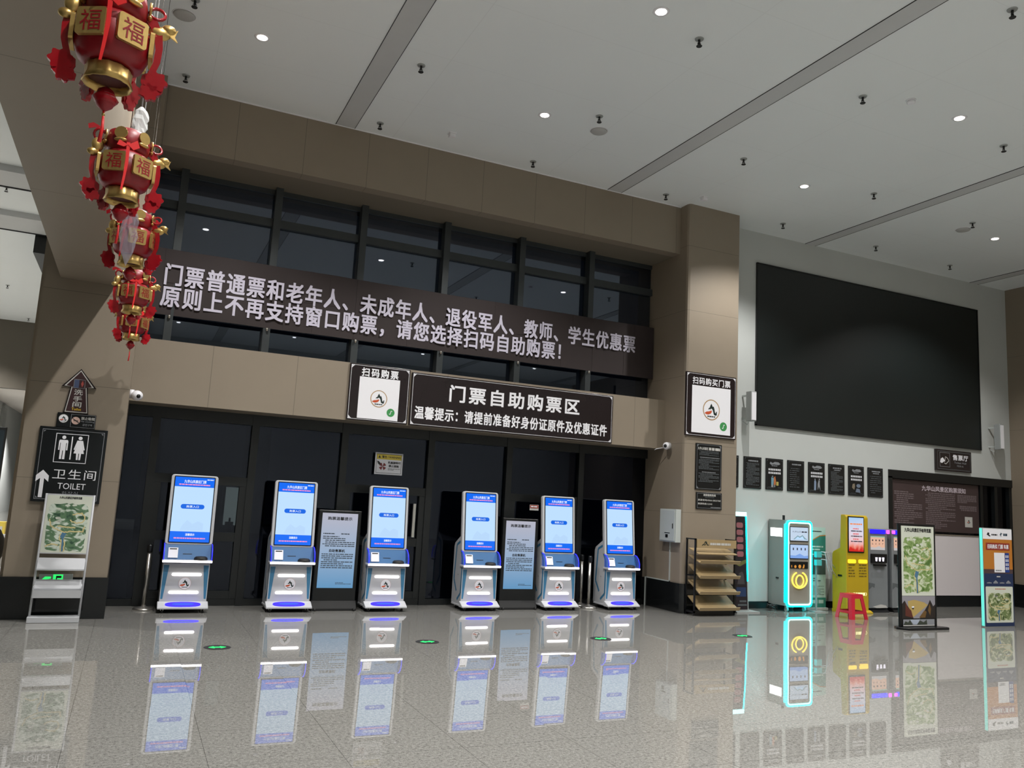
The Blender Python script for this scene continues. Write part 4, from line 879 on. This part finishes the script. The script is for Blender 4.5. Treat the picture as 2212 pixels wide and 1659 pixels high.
# grey drinks dispensers
m_disp = mat('dispenser_grey', '8b9093', .3, .3, noise=.12, nscale=3)
def dispenser(x, label, magenta):
    t = thing('vending_machine', label, 'vending machine', (x, 10.8, 0), 'grey drink dispensers')
    B(m_disp).box(-.24, .24, 0, .42, .07, 1.48).obj('cabinet', t, bevel=.012)
    B(m_black).prism([(-.04,0),(.04,.07),(.40,.07),(.42,0)], -.235, .235, 'yz').obj('base', t)
    B(mat('blue_sign_lit', '1010ff', .3, emit=(.02,.01,1.0), es=1.3)).prism(rr(-.2, .18, 1.39, 1.465, .015), -.012, 0).obj('light_strip', t)
    B(mat('magenta_lit', 'ff40ff', .3, emit=(1.0,.12,.9) if magenta else (.95,.7,1.0), es=1.3)).prism(rr(-.25, -.17, 1.40, 1.46, .012) if not magenta else rr(.2, .275, 1.395, 1.465, .012), -.02, -.013).obj('corner_lamp', t)
    b = B(mat('peach_screen', '000000', .15, emit='e2b49a', es=1.0)).rect(-.19, .17, 1.1, 1.345, -.003).m(mat('mint_screen', '000000', .15, emit='8fb8a8', es=1.0)).rect(-.19,.17,1.325,1.345,-.004).m(mat('pale_hills', '000000', .15, emit='c0bcbc', es=1.0)).poly([(-.19,1.1),(.17,1.1),(.17,1.15),(.1,1.14),(.02,1.17),(-.08,1.14),(-.19,1.15)], -.004).m(mat('screen_text', '333344', .5))
    for q in range(4): b.poly(circ(-.14+.085*q, 1.27, .017, 8), -.005).dashes(-.155+.085*q, -.125+.085*q, 1.19, 1.22, 2, -.005, q, .5, False)
    b.obj('screen', t)
    b = B(m_black).box(-.19, .19, -.03, 0, .87, 1.03).box(-.13,.15,-.05,0,.815,.845).m(mat('cup_light', 'ffffff', .3, emit='c8c0e0', es=1.0))
    for q in range(3): b.poly([(-.1+.085*q,.9),(-.06+.085*q,.9),(-.05+.085*q,.97),(-.11+.085*q,.97)], -.032)
    b.obj('dispense_bay', t)
    B(m_ps).rect(-.02, .05, .7, .76, -.002).obj('logo', t)
    B(mat('disp_hill', '5b6062', .4)).poly([(-.235,.4),(-.16,.45),(-.1,.43),(-.09,.5),(-.235,.52)], -.002).obj('hill_graphic', t)
    B(m_silver_print).poly([(-.15,.1),(.05,.14),(.18,.12),(.22,.08),(-.05,.075)], -.002).obj('floor_graphic', t)
dispenser(12.38, 'grey drink dispenser with blue lit top strip, right of the yellow machine', True)
dispenser(12.97, 'grey drink dispenser partly hidden behind the standing map board', False)

# red stool
m_stool = mat('stool_red', 'c8283c', .3, noise=.05, nscale=10)
t = thing('plastic_stool', 'red plastic stool standing in front of the yellow machine', 'stool', (11.06, 10.2, 0))
b = B(m_stool)
b.prism(rr(-.125, .125, -.125, .125, .02), .385, .4, 'xy')
def quad_panel(P):
    for T_ in range(4):
        b.T = Matrix.Rotation(R(90*T_), 4, 'Z'); o = [b.V(p) for p in P]; i = [b.V((p[0], p[1]+.012, p[2])) for p in P]; n = len(P); b.F(o); b.F(i[::-1])
        for k in range(n): b.F([o[k], i[k], i[(k+1)%n], o[(k+1)%n]])
    b.T = Matrix()
yq = lambda z: -.125-.055*(1-z/.4)
quad_panel([(-.125,yq(.4),.4),(.125,yq(.4),.4),(.13,yq(.34),.33),(-.13,yq(.34),.33)])
b.obj('seat', t)
for k in range(4):
    b = B(m_stool); b.T = Matrix.Rotation(R(90*k), 4, 'Z')
    for (P, sy) in (([(-.13,.335),(-.062,.335),(-.112,.0),(-.182,.0)], 0), ):
        o = [b.V((x, yq(z), z)) for x, z in P]; i = [b.V((x, yq(z)+.012, z)) for x, z in P]; b.F(o); b.F(i[::-1])
        for q in range(4): b.F([o[q], i[q], i[(q+1)%4], o[(q+1)%4]])
        o = [b.V((yq(z), x, z)) for x, z in P]; i = [b.V((yq(z)+.012, x, z)) for x, z in P]; b.F(o); b.F(i[::-1])
        for q in range(4): b.F([o[q], i[q], i[(q+1)%4], o[(q+1)%4]])
    b.obj('leg', t)
    b = B(m_stool); b.T = Matrix.Rotation(R(90*k), 4, 'Z'); b.box(-.13, .13, yq(.11)+.001, yq(.11)+.011, .09, .13).obj('rung', t)

# ------------------------------------------------------------------ ticket hall doors
dl = B(m_frame_black).box(13.36, 13.46, 11.38, 11.58, 0, 2.5).box(13.36, XR, 11.38, 11.58, 2.47, 2.63).box(16.04, 16.12, 11.4, 11.56, 0, 2.5).box(16.49, 16.58, 11.4, 11.56, 0, 2.5).box(16.96, XR, 11.4, 11.56, 0, 2.5).box(13.46, 16.04, 11.44, 11.54, 0, .2).box(16.12, 16.96, 11.44, 11.54, 0, .1)
dd = struct(dl, 'door_1')
B(m_glass_dark).box(13.46, 16.04, 11.48, 11.492, .2, 2.47).obj('door_pane', dd); B(m_glass_dark).box(16.12, 16.49, 11.48, 11.492, .1, 2.47).obj('door_pane', dd); B(m_glass_dark).box(16.58, 16.96, 11.48, 11.492, .1, 2.47).obj('door_pane', dd)
B(m_steel).box(16.44, 16.46, 11.42, 11.44, .9, 1.4).obj('door_handle', dd)
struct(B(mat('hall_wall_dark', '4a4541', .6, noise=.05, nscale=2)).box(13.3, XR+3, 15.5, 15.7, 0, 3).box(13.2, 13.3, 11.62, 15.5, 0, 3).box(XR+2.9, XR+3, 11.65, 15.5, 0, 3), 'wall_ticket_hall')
struct(B(m_ceil2).box(13.2, XR+3, 11.62, 15.7, 3, 3.1), 'ceiling_ticket_hall')
t = thing('rules_banner', 'brown ticket rules banner with pale title and small print on the door glass', 'banner', (14.75, 11.43, 1.47))
B(mat('rules_brown', '3f3232', .5, noise=.08, nscale=3)).box(-1.27, 1.27, -.004, 0, 0, .99).obj('sheet', t)
b = B(mat('pale_title', 'b5aab2', .5)).text('九华山风景区购票须知', -.42, .87, .8, .9, -.006, .03)
b.obj('title', t); b = B()
b.m(mat('rules_print', '6a5e60', .5)).dashes(-1.2, -.42, .12, .76, 16, -.006, 3, .6).dashes(-.32, .55, .05, .77, 19, -.006, 5, .6).dashes(.62, 1.2, .6, .77, 5, -.006, 7, .8).dashes(.68, 1.2, .44, .55, 3, -.006, 8, .8)
b.obj('small_print', t); b = B(m_silver_print).rect(.83, 1.06, .12, .33, -.006); emblem(b, .945, .24, .06, -.007, None, False); b.obj('white_card', t)
t = thing('white_roller_panel', 'plain white film panel on the lower door glass below the rules banner', 'panel', (14.75, 11.44, .22))
B(mat('white_film', 'cfc9cb', .6)).box(-1.27, 1.26, -.004, 0, 0, 1.18).obj('film', t)
B(m_steel).box(-1.28, 1.28, -.012, .01, 1.18, 1.205).obj('rail', t)

# ------------------------------------------------------------------ floor markers
def marker():
    t = thing('floor_arrow', 'x', 'floor marker', (0,0,0), 'green lit floor arrows in a row')
    B(m_rubber).prism(circ(0, 0, .13, 28), 0, .004, 'xy').m(m_steel).prism(circ(0,0,.135,28), 0, .002, 'xy').obj('plate', t)
    b = B(m_green).prism([(-.085,0),(-.03,.055),(-.03,.022),(.03,.022),(.03,.055),(.085,0),(.03,-.055),(.03,-.022),(-.03,-.022),(-.03,-.055)], .004, .006, 'xy').obj('lit_arrow', t); return t
f0 = marker(); f0.location = (.96, 8.89, 0); f0['label'] = 'green lit floor marker in front of the gap after the leftmost kiosk'
for x, y, l in [(3.2, 8.93, 'in front of the third kiosk'), (5.43, 8.88, 'in front of the fifth and rightmost kiosks'), (7.6, 8.84, 'in front of the wooden brochure rack')]:
    dup(f0, (x, y, 0), 'green lit floor marker ' + l)

# ------------------------------------------------------------------ lanterns
def make_lantern():
    t = thing('lantern', 'x', 'lantern', (0,0,0), 'red and gold lanterns hanging in a row')
    B(m_red).lathe([(.09,-.105),(.12,-.085),(.138,-.04),(.143,0),(.138,.04),(.12,.085),(.095,.105)], 32).obj('body', t)
    B(m_red).lathe([(.10,.10),(.112,.13),(.115,.17),(.105,.22),(.06,.245),(.02,.25)], 28).obj('crown', t)
    B(m_gold).lathe([(.07,-.10),(.085,-.115),(.083,-.15),(.092,-.18),(.086,-.18),(.078,-.15),(.078,-.118),(.068,-.104)], 32, wob=lambda u: 1+.03*math.cos(u*2*math.pi*12)).obj('base_ring', t)
    B(m_darkred).lathe([(.001,-.14),(.08,-.142),(.08,-.15),(.001,-.148)], 24).obj('inner_cone', t)
    vs, fs = text_geo('福', 0)
    ax, bx = min(v.x for v in vs), max(v.x for v in vs); az, bz = min(v.y for v in vs), max(v.y for v in vs)
    for k in range(6):
        a = R(60*k+30); T = Matrix.Rotation(a, 4, 'Z')
        b = B(m_gold); b.T = T; b.prism([(p[0], p[1]+.01) for p in rr(-.06, .06, -.056, .056, .012)], -.152, -.136)
        b.m(m_red); L = [b.V((-.043+(v.x-ax)/(bx-ax)*.086, -.1535, -.033+(v.y-az)/(bz-az)*.086)) for v in vs]
        for f in fs: b.F([L[q] for q in f])
        b.obj('gold_plate', t)
        b = B(m_gold); b.T = Matrix.Rotation(a+R(4), 4, 'Z'); b.tube([(.0, -.117, .185), (.0, -.127, .185)], .035, 16).ell((.0, -.122, .145), .035, .012, .012, 10).obj('gold_coin', t)
    for k in range(4):
        a = R(60*k); b = B(m_redplastic); b.T = Matrix.Rotation(a, 4, 'Z')
        out = [(.115,.16),(.15,.15),(.178,.09),(.185,.03),(.182,-.03),(.168,-.08),(.19,-.10),(.205,-.13),(.20,-.165),(.175,-.185),(.15,-.18),(.135,-.195),(.115,-.19),(.112,-.165),(.128,-.155),(.118,-.13),(.12,-.105),(.14,-.09),(.155,-.04),(.158,.02),(.15,.07),(.13,.11),(.112,.13)]
        b.prism(out, -.006, .006, 'xz')
        for cx, cz, r0 in ((.172, -.12, .042), (.155, -.17, .034)):
            b.prism([(cx+r0*(1+.14*math.cos(7*q))*math.cos(q), cz+r0*(1+.14*math.cos(7*q))*math.sin(q)) for q in [2*math.pi*j/36 for j in range(36)]], -.010, .010, 'xz')
        b.obj('scroll', t)
        b = B(m_gold if k % 2 else m_redplastic); b.T = Matrix.Rotation(a+R(3), 4, 'Z')
        if k % 2 == 0:
            b.m(m_gold).ell((.165, 0, .10), .045, .018, .03, 12).ell((.20, 0, .125), .03, .016, .022, 10).ell((.15, 0, .075), .025, .014, .016, 8).prism([(.2,.1),(.235,.135),(.225,.1),(.238,.08)], -.004, .004)
        else:
            b.m(m_gold).ell((.155, 0, .12), .032, .016, .042, 12).ell((.175, 0, .075), .03, .015, .022, 10)
            b.m(m_redplastic).prism([(.13,.19),(.175,.215),(.21,.20),(.215,.225),(.19,.24),(.14,.225)], -.004, .004)
        b.m(m_redplastic).tube([(.12+.03*math.cos(q)+.03, .012*math.sin(q), .18+.03*math.sin(q)) for q in [2*math.pi*j/14 for j in range(14)]], .007, 6, True)
        b.obj('ornament', t)
    b = B(m_ribbon); b.T = Matrix.Rotation(R(-6), 4, 'Z')
    b.prism([(-.008,.12),(.010,.12),(.012,.0),(.004,-.1),(-.002,-.155),(-.012,-.155),(-.006,-.06),(-.004,.02)], -.160, -.158).prism([(0,.105),(.045,.14),(.06,.10),(.03,.08)], -.162, -.158).prism([(0,.105),(-.045,.125),(-.055,.095),(-.02,.09)], -.162, -.158).obj('ribbon', t)
    B(m_red).lathe([(.004,-.185),(.03,-.205),(.043,-.24),(.03,-.27),(.006,-.29)], 20).m(m_redplastic).lathe([(.03,-.215),(.05,-.24),(.03,-.265)], 14).obj('knob', t)
    B(m_ribbon).tube([(0,0,-.29),(.003,0,-.36),(-.002,0,-.42)], [.004,.006,.008], 8).m(m_gold).ell((0,0,-.305), .007, .007, .009, 8).obj('tassel', t)
    B(mat('thin_wire', '4a453c', .5)).tube([(0,0,.25),(.003,0,1.6),(0,0,CEIL-3.36-.001)], .0022, 6).obj('cord', t)
    return t
LZ = 3.35
l0 = make_lantern()
LP = [(-.262, 3.5, LZ), (-.225, 4.97, LZ-.01), (-.18, 6.48, LZ), (-.175, 8.45, LZ+.02), (-.18, 10.0, LZ+.01)]
LL = ['nearest and largest red gold lantern, cut by the top picture edge', 'second nearest red gold lantern with a plastic wrapper behind its right side',
      'middle red gold lantern, half covered by a clear plastic wrapper', 'second farthest red gold lantern of the hanging row', 'farthest and smallest red gold lantern, nearest the left column']
for k, (p, l) in enumerate(zip(LP, LL)):
    o = l0 if k == 0 else dup(l0, p, l)
    o.location = p; o['label'] = l; o.rotation_euler[2] = R([0, 8, -20, 10, 25][k])
AMP = .3
def wrapper(name, label, loc, h, r, seed, m):
    rnd = random.Random(seed); b = B(m); n = 14; rings = []
    for k in range(9):
        u = k/8; rad = r*math.sin(math.pi*min(1, .08+u*.92))**.6*(.35 if k == 0 else 1); rings.append([b.V((rad*(1+AMP*rnd.uniform(-1,1))*math.cos(2*math.pi*j/n), .4*rad*(1+AMP*rnd.uniform(-1,1))*math.sin(2*math.pi*j/n), -u*h)) for j in range(n)])
    for A, Q in zip(rings, rings[1:]):
        for j in range(n): b.F([A[j], A[(j+1)%n], Q[(j+1)%n], Q[j]])
    b.m(m_kwhite).tube([(0,0,0),(.004,0,1.2),(0,0,CEIL-loc[2]-.001)], .004, 6)
    o = b.obj(name, loc=loc); tag(o, label, 'plastic wrapper', 'plastic wrappers on the lanterns'); return o
wrapper('plastic_wrapper', 'white crumpled plastic wrapper hanging behind the second lantern', (-.19, 5.25, 3.87), .22, .042, 3, mat('white_plastic', 'e6eaea', .3, alpha=.9))
AMP = .5
wrapper('plastic_wrapper', 'long clear plastic wrapper hanging over the middle lantern', (-.205, 6.22, 3.54), .44, .045, 5, m_clear)

# ------------------------------------------------------------------ left hall bits seen past the column
t = thing('hall_display', 'dark upright display screen at far left edge in the left hall', 'screen', (-3.74, 30.0, 0))
B(m_black).box(-1.0, 0, 0, .12, .3, 3.1).obj('housing', t, bevel=.02); B(m_grey_metal).box(-.9, -.1, -.1, .3, 0, .3).obj('base', t)
B(mat('off_screen', '20282c', .2)).rect(-.95, -.05, .4, 3.0, -.003).obj('screen', t)
t = thing('counter_box', 'small yellow box on a white counter at the far left edge', 'box', (-2.22, 19.5, .42))
B(mat('yellow_box', 'c8b24a', .5)).box(-.3, 0, 0, .2, 0, .24).obj('carton', t); B(m_silver_print).rect(-.25, -.05, .06, .15, -.002).obj('print', t)
t = thing('counter', 'white counter with dark base at the far left edge', 'counter', (-2.2, 19.4, 0))
B(m_frame_black).box(-1.2, -.02, 0, .8, 0, .22).obj('plinth', t); B(m_kwhite).box(-1.25, .03, -.05, .85, .22, .42).obj('top', t)
t = thing('office_chair', 'black chair back at the far left picture edge', 'chair', (-1.62, 14.6, 0))
b = B(m_black); b.ell((-.28, 0, .52), .27, .08, .36, 20); b.obj('backrest', t)
B(m_black).box(-.5, -.06, -.5, 0, .38, .46).obj('seat', t, bevel=.03)
B(m_rubber).tube([(-.28,-.25,.42),(-.28,-.25,.06)], .03).box(-.52,-.04,-.29,-.21,.0,.06).box(-.32,-.24,-.5,0,.0,.06).obj('leg', t)
tag(B(m_grey_metal).box(-5.045, -4.95, 38.2, 39.0, 2.4, 4.3).obj('air_grille'), 'tall grey grille on the white corridor wall at far left', 'grille')
